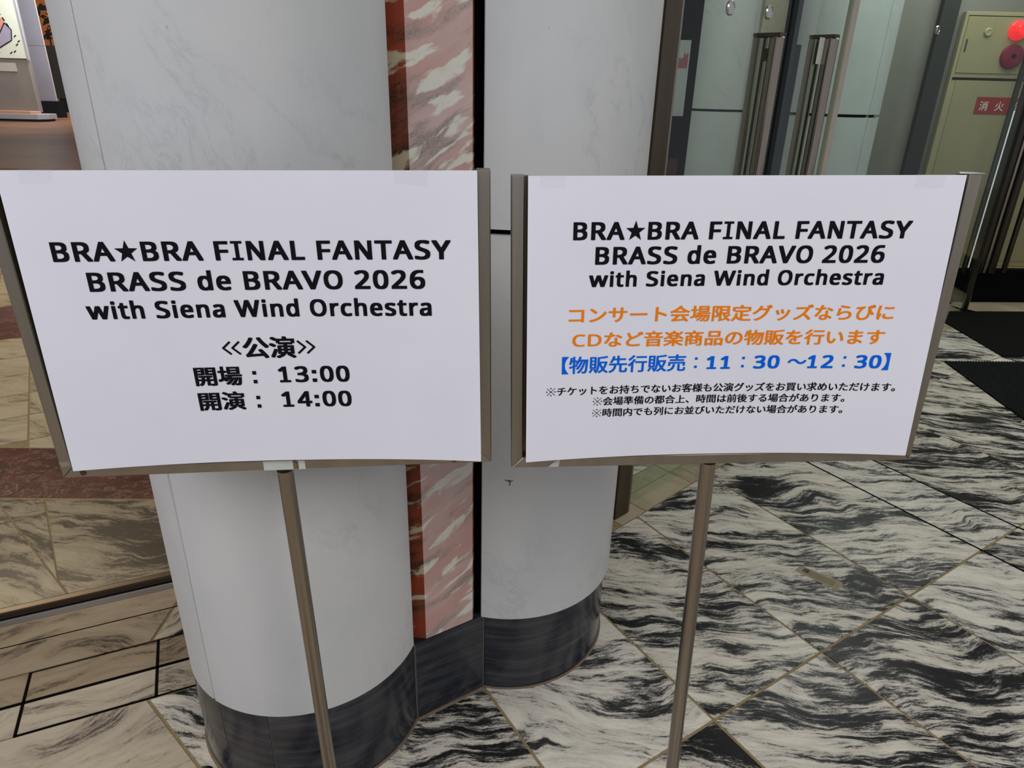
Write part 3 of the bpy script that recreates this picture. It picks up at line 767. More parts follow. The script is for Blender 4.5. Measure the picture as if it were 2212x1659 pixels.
# sticker on the floor
st = empty('floor_sticker', (1.05, 1.865, 0)); tag(st, 'worn tan rectangular sticker with three black bars stuck on the floor slab', 'sticker')
sa, sb = Vector((.984, 1.898)), Vector((1.090, 1.797)); sc_, sd = Vector((1.125, 1.839)), Vector((1.017, 1.924))
def bil(s, t): p = (sa * (1 - s) + sb * s) * (1 - t) + (sd * (1 - s) + sc_ * s) * t; return (p.x, p.y)
bm = bmesh.new(); add_prism(bm, [bil(.0, .12), bil(.03, .0), bil(1, 0), bil(1, 1), bil(.06, 1), bil(0, .85)], 0, .0006); build('backing', bm, 'kraft_light', st)
bm = bmesh.new(); add_prism(bm, [bil(.20, .2), bil(.86, .2), bil(.86, .8), bil(.20, .8)], .0006, .0008); build('print_field', bm, 'kraft', st)
for s in (.13, .175, .22):
    bm = bmesh.new(); add_prism(bm, [bil(s, .35), bil(s + .024, .35), bil(s + .024, .85), bil(s, .85)], .0008, .0010); build('black_bar', bm, 'text_black', st)
for s in (.83, .93):
    bm = bmesh.new(); add_prism(bm, [bil(s, .2), bil(s + .008, .2), bil(s + .008, .7), bil(s, .7)], .0008, .0010); build('fine_line', bm, 'residue', st)

# ------------------------------------------------------------------ foyer objects far behind the left window
FY = 24.5
pr = empty('foyer_pier', (-17.5, FY + .6, 0)); tag(pr, 'grey stone pier on an apricot-edged plinth in the foyer', 'pier')
bm = bmesh.new(); add_prism(bm, [(-19.5, FY), (-16.10, FY), (-16.06, FY + .04), (-16.06, FY + .15), (-19.5, FY + .15)], .30, 5.6); build('shaft', bm, 'stone_grey', pr)
bm = bmesh.new(); add_prism(bm, [(-19.6, FY - .22), (-16.05, FY - .22), (-15.85, FY + .1), (-15.85, FY + .5), (-19.6, FY + .5)], .08, .24, .01); pl = build('plinth', bm, 'stone_light', pr)
bm = bmesh.new(); add_prism(bm, [(-19.6, FY - .20), (-16.27, FY - .20), (-16.05, FY + .02), (-19.6, FY + .02)], .24, .33, .01); build('edge_trim', bm, 'apricot', pl)
bm = bmesh.new(); add_prism(bm, [(-19.5, FY - .12), (-16.05, FY - .12), (-15.9, FY + .1), (-15.9, FY + .45), (-19.5, FY + .45)], .0, .08); build('plinth_shade', bm, 'gap', pr)  # solid black block, shadow under the plinth put in as colour
mb = empty('seating_map', (-17.3, FY - .05, 1.9)); tag(mb, 'ivory seating map board with coral, green and lilac zones on the grey pier', 'sign')
bxo('board', -18.4, -16.05, FY - .06, FY - .002, 1.92, 4.4, 'mapboard', mb, .01)
def flat(name, pts, mat, parent, y):
    bm = bmesh.new(); vv = [bm.verts.new((x, y, z)) for x, z in pts]; f = bm.faces.new(vv); r = bmesh.ops.extrude_face_region(bm, geom=[f])
    bmesh.ops.translate(bm, verts=[e for e in r['geom'] if isinstance(e, bmesh.types.BMVert)], vec=(0, .004, 0)); return build(name, bm, mat, parent)
yb = FY - .066
flat('map_zone', [(-18.0, 3.9), (-16.95, 3.75), (-16.5, 2.95), (-16.42, 2.8), (-16.75, 2.62), (-17.2, 3.1), (-18.0, 3.2)], 'map_orange', mb, yb)
flat('map_zone', [(-18.0, 3.15), (-17.3, 3.0), (-17.1, 2.8), (-18.0, 2.75)], 'map_green', mb, yb - .002)
flat('map_zone', [(-18.0, 2.62), (-16.85, 2.62), (-16.45, 2.95), (-16.33, 2.75), (-16.4, 2.5), (-16.8, 2.25), (-17.5, 2.2), (-18.0, 2.25)], 'map_lilac', mb, yb - .002)
bm = bmesh.new()
def line(bm, pts, w, y):
    for (x0, z0), (x1, z1) in zip(pts, pts[1:]):
        d = Vector((x1 - x0, z1 - z0)); L = d.length
        if L < 1e-6: continue
        n = Vector((-d.y, d.x)) / L * w / 2
        add_prism(bm, [(x0 + n.x, z0 + n.y), (x1 + n.x, z1 + n.y), (x1 - n.x, z1 - n.y), (x0 - n.x, z0 - n.y)], 0, .004, 0, lambda p: Vector((p[0], y - p[2], p[1])))
line(bm, [(-17.2, 3.1), (-17.05, 2.66), (-16.75, 2.62), (-16.5, 2.95), (-16.33, 2.75), (-16.4, 2.45), (-16.85, 2.22), (-17.4, 2.14), (-18.0, 2.2)], .03, yb - .004)
for i in range(7): line(bm, [(-16.98 + i * .09, 3.95 - i * .17), (-16.93 + i * .09, 3.85 - i * .17)], .045, yb - .004)
for x, z in ((-16.3, 2.55), (-16.22, 2.4), (-16.3, 2.3), (-16.55, 2.06), (-16.42, 2.1), (-16.95, 2.05)): line(bm, [(x, z), (x + .08, z + .05)], .03, yb - .004)
build('map_outline', bm, 'text_black', mb)
bxo('frame_edge', -16.05, -15.99, FY - .07, FY - .002, 1.88, 4.4, 'stone_light', mb)
ip = bxo('info_plate', -18.2, -16.5, FY - .03, FY - .001, 1.53, 1.79, 'plate', None); tag(ip, 'small pale information plate below the seating map board', 'sign')
pp = empty('foyer_pilaster', (-17.2, 27.2, 0)); tag(pp, 'pale grey pilaster with a black foot behind the grey pier', 'pilaster')
bxo('shaft', -17.75, -17.0, 27.0, 27.06, .57, 2.385, 'stone_light', pp); bxo('shaft', -17.75, -17.0, 27.0, 27.06, 2.40, 5.6, 'stone_light', pp)
bm = bmesh.new(); add_prism(bm, [(-17.75, 26.95), (-16.98, 26.95), (-16.82, 27.15), (-17.75, 27.3)], 0, .57); build('foot', bm, 'gap', pp)
bd = empty('dark_cabinet', (-17.9, 31, 0)); tag(bd, 'dark wooden stand with a black plant silhouette against the amber wall', 'stand')
bxo('body', -19.47, -18.90, 31.0, 31.5, .55, 2.55, 'wall_dark', bd); bxo('foot', -19.42, -18.95, 31.05, 31.4, 0, .55, 'gap', bd)
bm = bmesh.new()
for i in range(26):
    a = random.uniform(0, 6.28); rr_ = random.uniform(.05, .45); z = random.uniform(2.9, 4.0)
    c = Vector((-19.35 + rr_ * math.cos(a), 31.2 + rr_ * .5 * math.sin(a), z)); s = random.uniform(.12, .28)
    vv = [bm.verts.new(c + Vector((random.uniform(-s, s), random.uniform(-s, s), random.uniform(-s, s)))) for _ in range(4)]
    for t3 in ((0, 1, 2), (0, 2, 3), (0, 3, 1), (1, 3, 2)): bm.faces.new([vv[k] for k in t3])
add_tube(bm, (-19.35, 31.2, 2.5), (-19.35, 31.2, 3.2), .03, 8)
o = build('foliage', bm, 'gap', bd); o['kind'] = 'stuff'

# ------------------------------------------------------------------ lettering
_curve_cache = {}
def glyph_mesh(s, bold):
    key = (s, bold)
    if key in _curve_cache: return _curve_cache[key]
    c = bpy.data.curves.new('glyph', 'FONT'); c.body = s; c.size = 1; c.offset = bold; c.resolution_u = 4; c.fill_mode = 'FRONT'
    o = bpy.data.objects.new('glyph', c); COL.objects.link(o); bpy.context.view_layer.update()
    dg = bpy.context.evaluated_depsgraph_get(); me = o.evaluated_get(dg).to_mesh()
    V_ = [(v.co.x, v.co.y) for v in me.vertices]; P_ = [tuple(p.vertices) for p in me.polygons]
    o.evaluated_get(dg).to_mesh_clear(); bpy.data.objects.remove(o); bpy.data.curves.remove(c)
    _curve_cache[key] = (V_, P_); return _curve_cache[key]
GLYPHS={
'B':(638,'95,0 95,701 296,701 376,697 443,684 495,663 532,630 554,585 562,528 560,501 555,477 547,454 535,434 520,417 501,401 480,389 456,379 428,372 428,367 457,361 484,353 508,342 531,328 549,310 565,289 576,264 583,234 585,199 582,159 572,123 556,91 534,63 506,41 472,23 433,10 390,3 342,0 184,75 325,75 381,79 424,91 455,111 475,138 487,170 491,206 489,230 484,252 475,271 462,288 444,302 421,314 393,322 358,327 318,329 184,329 184,403 313,403 367,406 409,416 437,432 456,454 467,483 471,518 466,553 452,580 430,601 397,615 354,623 300,626 184,626','0.69.1 69.2.1 69.3.2 69.4.3 69.5.4 69.6.5 69.68.6 68.67.6 67.7.6 0.55.69 66.7.67 65.7.66 64.7.65 64.8.7 63.8.64 62.8.63 62.9.8 61.9.62 61.10.9 60.10.61 60.11.10 60.12.11 59.12.60 59.13.12 58.13.59 58.14.13 57.14.58 56.14.57 0.54.55 54.56.55 54.14.56 54.15.14 54.16.15 54.17.16 54.18.17 54.19.18 54.20.19 54.21.20 54.53.21 53.22.21 0.37.54 52.22.53 52.23.22 51.23.52 50.23.51 49.23.50 49.24.23 48.24.49 48.25.24 47.25.48 46.25.47 46.26.25 45.26.46 45.27.26 44.27.45 43.27.44 43.28.27 42.28.43 42.29.28 41.29.42 41.30.29 40.30.41 40.31.30 39.31.40 38.31.39 0.38.37 0.31.38 0.32.31 0.33.32 0.34.33 0.35.34 0.36.35'),
'R':(611,'95,0 95,701 289,701 344,699 392,692 433,679 467,662 495,640 517,613 532,581 541,544 544,502 542,467 535,436 524,409 509,385 491,366 471,349 449,336 427,324 404,314 596,0 493,0 323,290 184,290 184,0 184,364 289,364 341,368 382,380 414,398 435,424 448,458 453,498 451,527 445,551 435,572 420,588 402,602 379,612 352,619 320,623 284,625 184,625','0.43.1 43.2.1 43.3.2 43.4.3 43.5.4 43.6.5 43.7.6 43.42.7 42.41.7 41.8.7 0.26.43 40.8.41 39.8.40 39.9.8 38.9.39 37.9.38 36.9.37 36.10.9 35.10.36 34.10.35 34.11.10 33.11.34 33.12.11 32.12.33 32.13.12 31.13.32 31.14.13 30.14.31 30.15.14 29.15.30 29.16.15 28.16.29 27.16.28 27.17.16 0.24.26 24.27.26 24.17.27 24.18.17 24.19.18 24.20.19 24.23.20 23.21.20 0.25.24 22.21.23'),
'A':(627,'0,0 274,704 354,704 627,0 535,0 451,217 173,217 89,0 202,296 424,296 346,508 343,515 340,524 336,536 331,550 327,565 323,579 319,593 315,604 312,613 309,600 306,587 302,573 298,560 295,548 291,536 288,526 285,516 282,508','0.2.1 0.19.2 19.3.2 0.20.19 18.3.19 17.3.18 0.21.20 16.3.17 0.22.21 15.3.16 0.23.22 14.3.15 0.24.23 13.3.14 0.25.24 0.26.25 12.3.13 0.27.26 11.3.12 0.28.27 10.3.11 0.8.28 9.3.10 0.6.8 6.9.8 6.5.9 5.3.9 0.7.6 4.3.5'),
'F':(509,'95,0 95,701 487,701 487,624 184,624 184,375 469,375 469,298 184,298 184,0','0.4.1 4.2.1 4.3.2 0.5.4 0.8.5 8.6.5 8.7.6 0.9.8'),
'I':(333,'39,0 39,51 122,70 122,631 39,650 39,701 293,701 293,650 210,631 210,70 293,51 293,0','4.6.5 4.7.6 3.7.4 3.8.7 2.8.3 2.9.8 1.9.2 1.10.9 0.10.1 0.11.10'),
'N':(746,'95,0 95,701 197,701 572,121 576,121 575,133 574,149 573,168 572,190 571,213 570,237 569,261 569,284 569,306 569,701 651,701 651,0 548,0 173,583 169,583 170,567 171,549 172,529 173,508 174,486 175,463 176,440 177,416 177,392 177,0','0.19.1 19.2.1 19.18.2 18.3.2 13.15.14 13.16.15 0.20.19 17.3.18 0.21.20 0.22.21 0.23.22 0.24.23 0.25.24 0.26.25 0.27.26 0.28.27 0.29.28 12.16.13 11.16.12 10.16.11 9.16.10 8.16.9 7.16.8 6.16.7 5.16.6 4.16.5 17.4.3 17.16.4'),
'L':(514,'95,0 95,701 184,701 184,79 490,79 490,0','0.2.1 0.3.2 0.4.3 0.5.4'),
'T':(546,'229,0 229,624 10,624 10,701 535,701 535,624 317,624 317,0','2.4.3 2.5.4 1.5.2 0.6.1 6.5.1 0.7.6'),
'S':(539,'243,-10 217,-9 192,-8 167,-6 144,-3 123,1 102,5 83,11 66,17 50,24 50,108 76,98 105,88 138,80 173,72 210,68 247,67 279,68 309,73 334,81 356,91 373,104 387,120 397,138 403,158 405,180 403,201 398,221 390,238 378,253 361,268 339,281 312,295 279,309 240,324 202,339 169,356 139,373 115,393 95,415 79,440 68,467 61,498 59,532 62,568 72,600 87,628 109,653 135,673 167,690 202,702 241,709 283,711 320,710 356,706 389,700 420,692 449,683 476,672 449,596 424,606 398,615 370,623 341,629 311,632 281,634 253,632 229,628 207,621 189,611 175,599 163,585 155,569 150,551 148,531 150,509 155,490 163,472 175,457 191,443 211,430 236,417 266,404 302,390 341,375 376,358 406,341 432,323 454,302 471,279 483,253 491,222 493,188 490,148 480,112 463,81 439,54 410,32 376,14 336,1 291,-7','51.53.52 51.54.53 50.54.51 50.55.54 49.55.50 49.56.55 49.57.56 48.57.49 48.58.57 47.58.48 47.64.58 64.63.58 63.62.58 62.61.58 61.60.58 60.59.58 46.65.47 65.64.47 46.66.65 46.67.66 45.67.46 45.68.67 45.69.68 45.70.69 44.70.45 44.71.70 44.72.71 44.73.72 43.73.44 43.74.73 42.74.43 42.75.74 42.76.75 41.76.42 41.77.76 41.78.77 40.78.41 40.79.78 40.80.79 39.80.40 39.81.80 39.82.81 38.82.39 38.83.82 37.83.38 37.84.83 37.85.84 36.85.37 36.86.85 35.86.36 35.87.86 34.87.35 33.87.34 33.88.87 32.88.33 32.89.88 31.89.32 30.89.31 30.90.89 29.90.30 28.90.29 28.91.90 27.91.28 27.92.91 26.92.27 25.92.26 25.93.92 24.93.25 23.93.24 23.94.93 22.94.23 21.94.22 21.95.94 9.11.10 20.95.21 9.12.11 19.95.20 9.13.12 19.96.95 18.96.19 9.14.13 17.96.18 9.15.14 16.96.17 9.16.15 9.96.16 9.97.96 9.98.97 8.98.9 7.98.8 7.99.98 6.99.7 5.99.6 4.99.5 4.100.99 3.100.4 2.100.3 2.0.100 1.0.2'),
'Y':(556,'234,0 234,268 0,701 96,701 278,357 461,701 556,701 322,272 322,0','1.3.2 1.4.3 4.6.5 4.7.6 1.7.4 1.8.7 0.8.1'),
'd':(604,'270,-10 209,-2 157,21 113,58 80,111 61,179 54,262 61,345 80,414 113,467 157,506 210,529 271,536 309,534 343,526 371,514 395,498 416,479 434,459 440,459 439,469 438,481 437,497 435,512 434,525 434,536 434,747 521,747 521,0 451,0 438,71 434,71 417,50 396,31 371,14 343,1 309,-7 284,62 334,67 373,82 401,108 420,143 431,189 435,246 435,261 432,322 421,372 403,412 375,441 335,459 283,465 240,458 205,440 178,409 159,368 147,318 143,260 147,202 159,153 178,114 206,85 241,68','25.27.26 25.28.27 11.13.12 24.28.25 11.14.13 10.14.11 10.15.14 23.28.24 10.16.15 22.28.23 9.16.10 9.17.16 21.28.22 20.28.21 9.50.17 50.18.17 19.28.20 8.51.9 51.50.9 49.18.50 48.18.49 48.19.18 48.47.19 47.46.19 46.28.19 8.52.51 8.53.52 7.53.8 7.54.53 45.28.46 7.55.54 6.55.7 44.28.45 6.56.55 5.56.6 43.28.44 5.57.56 42.28.43 5.58.57 41.28.42 4.58.5 4.59.58 40.28.41 4.60.59 3.60.4 39.30.40 30.28.40 3.61.60 38.31.39 31.30.39 38.32.31 29.28.30 3.37.61 37.32.38 3.32.37 2.32.3 2.33.32 2.34.33 1.34.2 1.35.34 1.36.35 0.36.1'),
'e':(554,'307,-10 260,-6 216,4 175,21 140,44 110,75 86,111 68,155 58,204 54,259 57,314 67,364 83,408 105,446 132,478 165,503 201,522 242,533 287,536 330,533 369,523 403,507 433,485 458,457 478,424 492,386 501,344 504,299 504,247 143,247 149,192 165,146 189,111 222,85 263,69 311,64 344,65 373,68 400,73 426,80 453,89 480,100 480,25 454,14 427,5 401,-1 373,-6 342,-9 145,315 414,315 410,357 400,393 383,424 358,447 326,461 286,466 247,461 215,448 188,426 167,396 153,359','17.19.18 17.20.19 16.20.17 16.21.20 15.21.16 15.22.21 14.22.15 14.23.22 13.55.14 55.23.14 13.56.55 54.23.55 13.57.56 53.23.54 53.24.23 13.58.57 52.24.53 12.58.13 12.59.58 51.24.52 51.25.24 11.59.12 11.60.59 50.25.51 50.26.25 10.60.11 10.48.60 49.26.50 49.27.26 10.49.48 10.27.49 9.27.10 9.28.27 8.29.9 29.28.9 8.30.29 7.30.8 7.31.30 6.31.7 6.32.31 5.32.6 5.33.32 40.42.41 39.42.40 5.34.33 38.42.39 4.34.5 37.42.38 4.35.34 36.42.37 35.42.36 4.42.35 3.42.4 3.43.42 2.43.3 2.44.43 2.45.44 1.45.2 1.46.45 1.47.46 0.47.1'),
'V':(589,'250,0 0,701 92,701 250,251 257,233 264,214 269,196 274,179 279,162 283,146 287,130 291,114 295,98 298,114 302,130 306,146 310,163 315,180 321,197 326,215 333,234 339,253 496,701 589,701 339,0','0.2.1 0.3.2 21.23.22 21.24.23 20.24.21 0.4.3 19.24.20 0.5.4 18.24.19 0.6.5 17.24.18 0.7.6 16.24.17 0.8.7 15.24.16 0.9.8 14.24.15 0.10.9 13.24.14 0.11.10 12.24.13 0.12.11 0.24.12'),
'O':(767,'384,-10 315,-5 255,10 203,35 159,70 123,112 95,162 76,219 64,283 60,353 64,422 76,485 95,541 123,591 159,633 203,667 255,692 316,707 385,712 451,707 510,692 562,667 606,634 642,592 670,542 691,485 703,421 707,352 703,282 691,219 670,162 642,112 606,69 562,35 510,10 451,-5 384,67 434,71 477,82 514,101 545,127 570,160 589,199 603,245 611,295 614,352 608,434 590,503 559,559 515,601 457,626 385,635 335,631 291,620 254,601 223,575 197,542 178,503 164,458 156,408 153,352 156,295 164,245 178,199 197,160 223,127 254,101 291,82 335,71','17.19.18 17.20.19 16.20.17 16.21.20 15.21.16 15.22.21 14.51.15 51.22.15 14.52.51 50.22.51 50.23.22 13.52.14 13.53.52 49.23.50 13.54.53 48.23.49 13.55.54 48.24.23 12.55.13 12.56.55 47.24.48 12.57.56 47.25.24 11.57.12 11.58.57 46.25.47 46.26.25 10.58.11 10.59.58 45.26.46 9.59.10 45.27.26 9.60.59 8.60.9 8.61.60 44.27.45 44.28.27 8.62.61 43.28.44 7.62.8 43.29.28 42.29.43 7.63.62 6.63.7 42.30.29 6.64.63 41.30.42 5.64.6 41.31.30 5.65.64 40.31.41 5.66.65 39.31.40 4.66.5 39.32.31 4.67.66 38.32.39 37.32.38 4.68.67 36.32.37 4.36.68 3.36.4 36.33.32 3.33.36 2.33.3 2.34.33 1.34.2 1.35.34 1.0.35'),
'2':(561,'47,0 47,72 231,257 264,291 294,323 320,352 343,379 361,406 375,433 386,460 392,489 394,520 390,555 379,584 360,608 334,624 305,634 270,638 237,636 207,630 180,620 154,607 128,590 101,571 55,629 74,644 94,658 115,671 138,682 162,692 187,700 214,706 241,710 270,711 312,709 350,701 383,689 412,671 437,650 456,624 471,595 479,561 482,525 480,489 472,454 460,422 443,390 422,359 397,327 368,295 337,262 303,227 156,83 156,79 511,79 511,0','32.34.33 31.34.32 31.35.34 30.35.31 30.36.35 29.36.30 28.36.29 28.37.36 27.37.28 27.38.37 26.38.27 25.38.26 25.17.38 17.39.38 24.17.25 24.18.17 16.39.17 24.19.18 15.39.16 24.20.19 23.22.24 22.21.24 21.20.24 15.40.39 14.40.15 13.40.14 13.41.40 12.41.13 12.42.41 11.42.12 11.43.42 10.43.11 9.43.10 9.44.43 8.44.9 8.45.44 7.45.8 7.46.45 6.46.7 6.47.46 5.47.6 5.48.47 4.48.5 4.49.48 3.49.4 3.50.49 2.50.3 2.51.50 1.51.2 1.52.51 1.53.52 1.54.53 1.55.54 0.55.1'),
'0':(561,'280,-10 208,1 149,33 105,86 73,158 54,247 48,352 51,424 58,489 71,546 90,596 114,637 145,669 183,693 228,707 280,712 329,707 373,693 411,669 442,637 468,596 488,546 502,489 511,424 514,352 511,280 503,215 490,158 471,108 447,66 416,33 378,9 333,-5 280,64 327,72 365,96 392,135 411,191 423,263 426,352 425,412 420,465 412,511 400,550 384,582 365,607 341,624 313,635 280,639 247,635 219,624 195,607 176,582 160,550 149,511 141,465 136,412 135,352 138,263 149,191 167,136 195,96 232,72','14.16.15 13.16.14 13.17.16 12.17.13 12.18.17 11.18.12 11.48.18 48.19.18 11.49.48 47.19.48 10.49.11 47.20.19 10.50.49 46.20.47 10.51.50 45.20.46 10.52.51 44.20.45 9.52.10 44.21.20 43.21.44 9.53.52 42.21.43 9.54.53 8.54.9 42.22.21 8.55.54 41.22.42 7.55.8 41.23.22 7.56.55 40.23.41 6.56.7 40.24.23 39.24.40 6.57.56 5.57.6 5.58.57 38.24.39 38.25.24 38.26.25 5.59.58 37.26.38 4.59.5 37.27.26 4.60.59 36.27.37 3.60.4 36.28.27 3.61.60 35.28.36 35.29.28 3.62.61 34.29.35 2.62.3 2.33.62 33.29.34 33.30.29 2.30.33 2.31.30 1.31.2 1.32.31 0.32.1'),
'6':(561,'293,-10 260,-8 229,-2 199,9 172,23 146,42 123,66 103,94 86,126 72,163 62,204 56,249 54,300 55,340 58,380 62,419 69,458 79,495 91,531 107,565 126,596 148,624 175,649 205,671 240,688 280,701 325,709 375,711 389,711 405,710 421,709 437,708 450,705 462,702 462,629 449,632 436,635 422,638 407,639 392,640 377,640 335,638 297,630 264,618 236,601 213,580 193,556 177,528 165,498 155,466 148,431 143,394 140,357 146,357 157,372 170,386 184,399 200,410 218,420 238,428 261,434 285,438 312,439 369,433 418,414 460,384 491,341 509,289 516,226 513,180 503,138 488,100 467,68 442,40 411,19 376,3 336,-7 292,63 330,67 364,81 392,103 413,134 426,175 430,226 426,267 415,303 396,332 370,354 336,367 295,371 265,369 238,363 214,352 193,338 175,322 161,304 150,284 144,263 141,243 142,221 146,200 151,179 158,158 168,139 179,121 193,104 209,90 226,79 246,70 268,65','26.28.27 26.29.28 26.30.29 26.31.30 25.31.26 25.32.31 25.33.32 25.34.33 24.35.25 35.34.25 23.37.24 37.36.24 36.35.24 22.39.23 39.38.23 38.37.23 21.41.22 41.40.22 40.39.22 21.42.41 21.43.42 20.43.21 20.44.43 20.45.44 19.45.20 19.46.45 18.46.19 18.47.46 17.47.18 17.48.47 17.49.48 16.49.17 16.50.49 15.50.16 61.63.62 60.63.61 59.63.60 59.64.63 15.51.50 58.64.59 57.64.58 14.51.15 57.65.64 56.65.57 55.65.56 14.52.51 54.65.55 54.89.65 89.88.65 88.66.65 13.52.14 53.90.54 90.89.54 53.91.90 87.66.88 53.92.91 13.53.52 13.92.53 86.66.87 13.93.92 86.67.66 12.93.13 12.94.93 85.67.86 12.95.94 12.96.95 84.67.85 11.96.12 84.68.67 11.97.96 83.68.84 11.98.97 10.98.11 10.99.98 82.68.83 82.69.68 10.100.99 9.100.10 9.101.100 82.70.69 9.102.101 81.70.82 8.102.9 8.103.102 8.104.103 81.71.70 80.71.81 7.104.8 7.105.104 7.106.105 79.71.80 79.72.71 6.106.7 6.107.106 78.72.79 6.108.107 6.109.108 78.73.72 77.73.78 5.109.6 5.77.109 5.73.77 4.73.5 4.74.73 3.74.4 3.75.74 2.75.3 2.76.75 1.76.2 1.0.76'),
'w':(772,'155,1 11,528 100,528 173,247 178,228 183,208 188,189 192,170 196,152 200,134 203,118 206,103 207,89 211,89 213,98 216,108 218,119 221,131 224,143 226,156 229,169 233,182 236,195 240,208 243,220 247,231 340,528 434,528 525,231 529,215 534,199 539,183 544,166 548,149 552,133 556,118 558,103 560,90 564,90 566,102 568,116 571,132 575,149 579,168 584,187 589,207 594,227 599,247 673,528 761,528 615,1 514,1 423,298 418,316 413,334 408,351 403,368 399,384 395,400 392,414 389,426 387,437 383,437 381,426 379,414 376,400 372,384 368,368 363,351 359,333 353,315 348,297 253,1','0.2.1 0.3.2 25.27.26 25.62.27 62.61.27 61.28.27 47.49.48 47.50.49 25.63.62 60.28.61 25.64.63 59.28.60 25.65.64 58.28.59 25.66.65 57.28.58 56.28.57 25.67.66 55.28.56 25.68.67 54.28.55 25.69.68 53.28.54 25.70.69 52.28.53 25.71.70 51.28.52 25.72.71 0.4.3 46.50.47 24.72.25 51.29.28 0.5.4 45.50.46 23.72.24 51.30.29 0.6.5 22.72.23 44.50.45 51.31.30 21.72.22 0.7.6 43.50.44 51.32.31 20.72.21 0.8.7 19.72.20 42.50.43 51.33.32 18.72.19 0.9.8 41.50.42 51.34.33 17.72.18 0.10.9 51.35.34 40.50.41 16.72.17 15.72.16 51.36.35 0.11.10 39.50.40 14.72.15 51.37.36 0.12.11 38.50.39 13.72.14 51.38.37 51.50.38 0.13.12 0.72.13'),
'i':(253,'128,614 114,615 102,620 91,628 83,638 78,652 77,669 78,686 83,700 91,711 102,718 114,722 128,724 140,722 152,718 163,711 171,700 176,686 178,669 176,652 171,638 163,628 152,620 140,615 83,0 83,527 170,527 170,0','24.26.25 24.27.26 11.13.12 10.13.11 10.14.13 9.14.10 9.15.14 8.15.9 8.16.15 7.16.8 7.17.16 6.17.7 6.18.17 5.18.6 5.19.18 4.19.5 4.20.19 3.20.4 3.21.20 2.21.3 2.22.21 2.23.22 1.23.2 1.0.23'),
't':(354,'245,-10 218,-8 192,-3 168,4 147,16 128,33 112,54 100,81 93,114 90,153 90,460 16,460 16,501 91,535 126,647 177,647 177,527 329,527 329,460 177,460 177,155 179,126 187,102 200,84 217,71 237,63 259,61 273,61 286,62 300,64 312,67 324,69 333,72 333,6 323,2 309,-2 294,-5 277,-8 261,-9','13.15.14 13.16.15 12.16.13 12.17.16 12.18.17 11.18.12 10.18.11 9.19.10 19.18.10 9.20.19 9.21.20 8.21.9 8.22.21 7.22.8 7.23.22 7.24.23 6.24.7 31.33.32 6.25.24 30.33.31 29.33.30 28.33.29 6.26.25 27.33.28 26.33.27 6.33.26 5.33.6 4.33.5 3.33.4 3.34.33 2.34.3 2.35.34 2.36.35 1.36.2 1.37.36 1.38.37 0.38.1'),
'h':(607,'83,0 83,747 170,747 170,528 170,515 169,502 168,489 167,477 166,465 165,454 171,454 183,471 197,486 213,499 231,510 250,519 270,526 291,531 313,534 335,535 375,533 411,526 442,515 468,499 489,479 506,453 518,422 525,385 528,343 528,0 442,0 442,337 439,376 429,408 414,432 391,450 361,460 324,464 271,458 231,442 203,414 185,376 174,329 170,272 170,0','0.2.1 0.3.2 18.20.19 17.20.18 17.21.20 16.21.17 0.4.3 16.22.21 15.22.16 14.22.15 14.23.22 0.5.4 13.23.14 0.6.5 13.24.23 12.24.13 0.7.6 11.24.12 11.37.24 37.25.24 0.8.7 10.37.11 0.9.8 10.38.37 36.25.37 35.25.36 10.39.38 0.10.9 0.41.10 41.40.10 40.39.10 35.26.25 34.26.35 33.26.34 33.27.26 32.27.33 32.28.27 0.42.41 31.28.32 31.29.28 30.29.31 0.43.42 0.44.43'),
'n':(607,'83,0 83,527 153,527 166,455 171,455 184,472 198,487 215,500 233,512 252,521 272,528 293,532 315,535 337,536 395,531 442,516 479,491 506,454 522,405 528,343 528,0 442,0 442,337 439,376 429,408 414,432 391,450 361,460 324,464 272,458 232,442 203,415 185,377 174,330 170,273 170,0','12.14.13 11.14.12 10.14.11 10.15.14 9.15.10 0.2.1 0.3.2 8.15.9 8.16.15 7.16.8 6.16.7 6.17.16 5.17.6 4.28.5 28.17.5 4.29.28 27.17.28 26.17.27 4.30.29 0.4.3 0.32.4 32.31.4 31.30.4 26.18.17 25.18.26 24.18.25 23.18.24 23.19.18 0.33.32 22.19.23 22.20.19 21.20.22 0.34.33 0.35.34'),
'a':(551,'211,-10 166,-6 127,7 92,28 66,58 50,97 45,146 52,195 73,235 107,268 156,292 219,307 298,314 387,317 387,349 384,388 374,419 359,440 337,454 310,463 278,466 251,464 225,460 199,453 175,445 152,435 130,425 103,490 127,502 155,513 185,522 217,529 249,534 283,535 342,531 389,517 425,493 451,459 466,415 472,359 472,0 409,0 392,75 388,75 373,57 357,41 341,27 325,15 306,6 286,-1 264,-6 239,-9 231,60 273,64 310,76 342,97 366,126 381,164 386,210 386,257 308,254 250,249 204,239 172,223 151,202 139,176 135,145 138,119 147,97 162,81 181,69 204,62','32.34.33 31.34.32 31.35.34 30.35.31 29.35.30 29.36.35 28.36.29 27.36.28 27.37.36 26.25.27 25.24.27 24.23.27 23.22.27 22.21.27 21.20.27 20.37.27 19.37.20 18.37.19 18.38.37 17.38.18 16.38.17 15.38.16 15.39.38 14.39.15 14.40.39 13.40.14 12.59.13 59.40.13 11.59.12 10.59.11 9.59.10 8.60.9 60.59.9 58.40.59 8.61.60 8.62.61 8.63.62 7.63.8 7.64.63 57.40.58 7.65.64 6.65.7 6.66.65 56.40.57 5.66.6 5.67.66 55.42.56 42.40.56 5.68.67 4.68.5 4.69.68 54.42.55 4.70.69 53.43.54 43.42.54 53.44.43 41.40.42 4.71.70 52.44.53 4.52.71 4.44.52 3.44.4 3.45.44 3.46.45 2.46.3 2.47.46 2.48.47 1.48.2 1.49.48 1.50.49 0.50.1 0.51.50'),
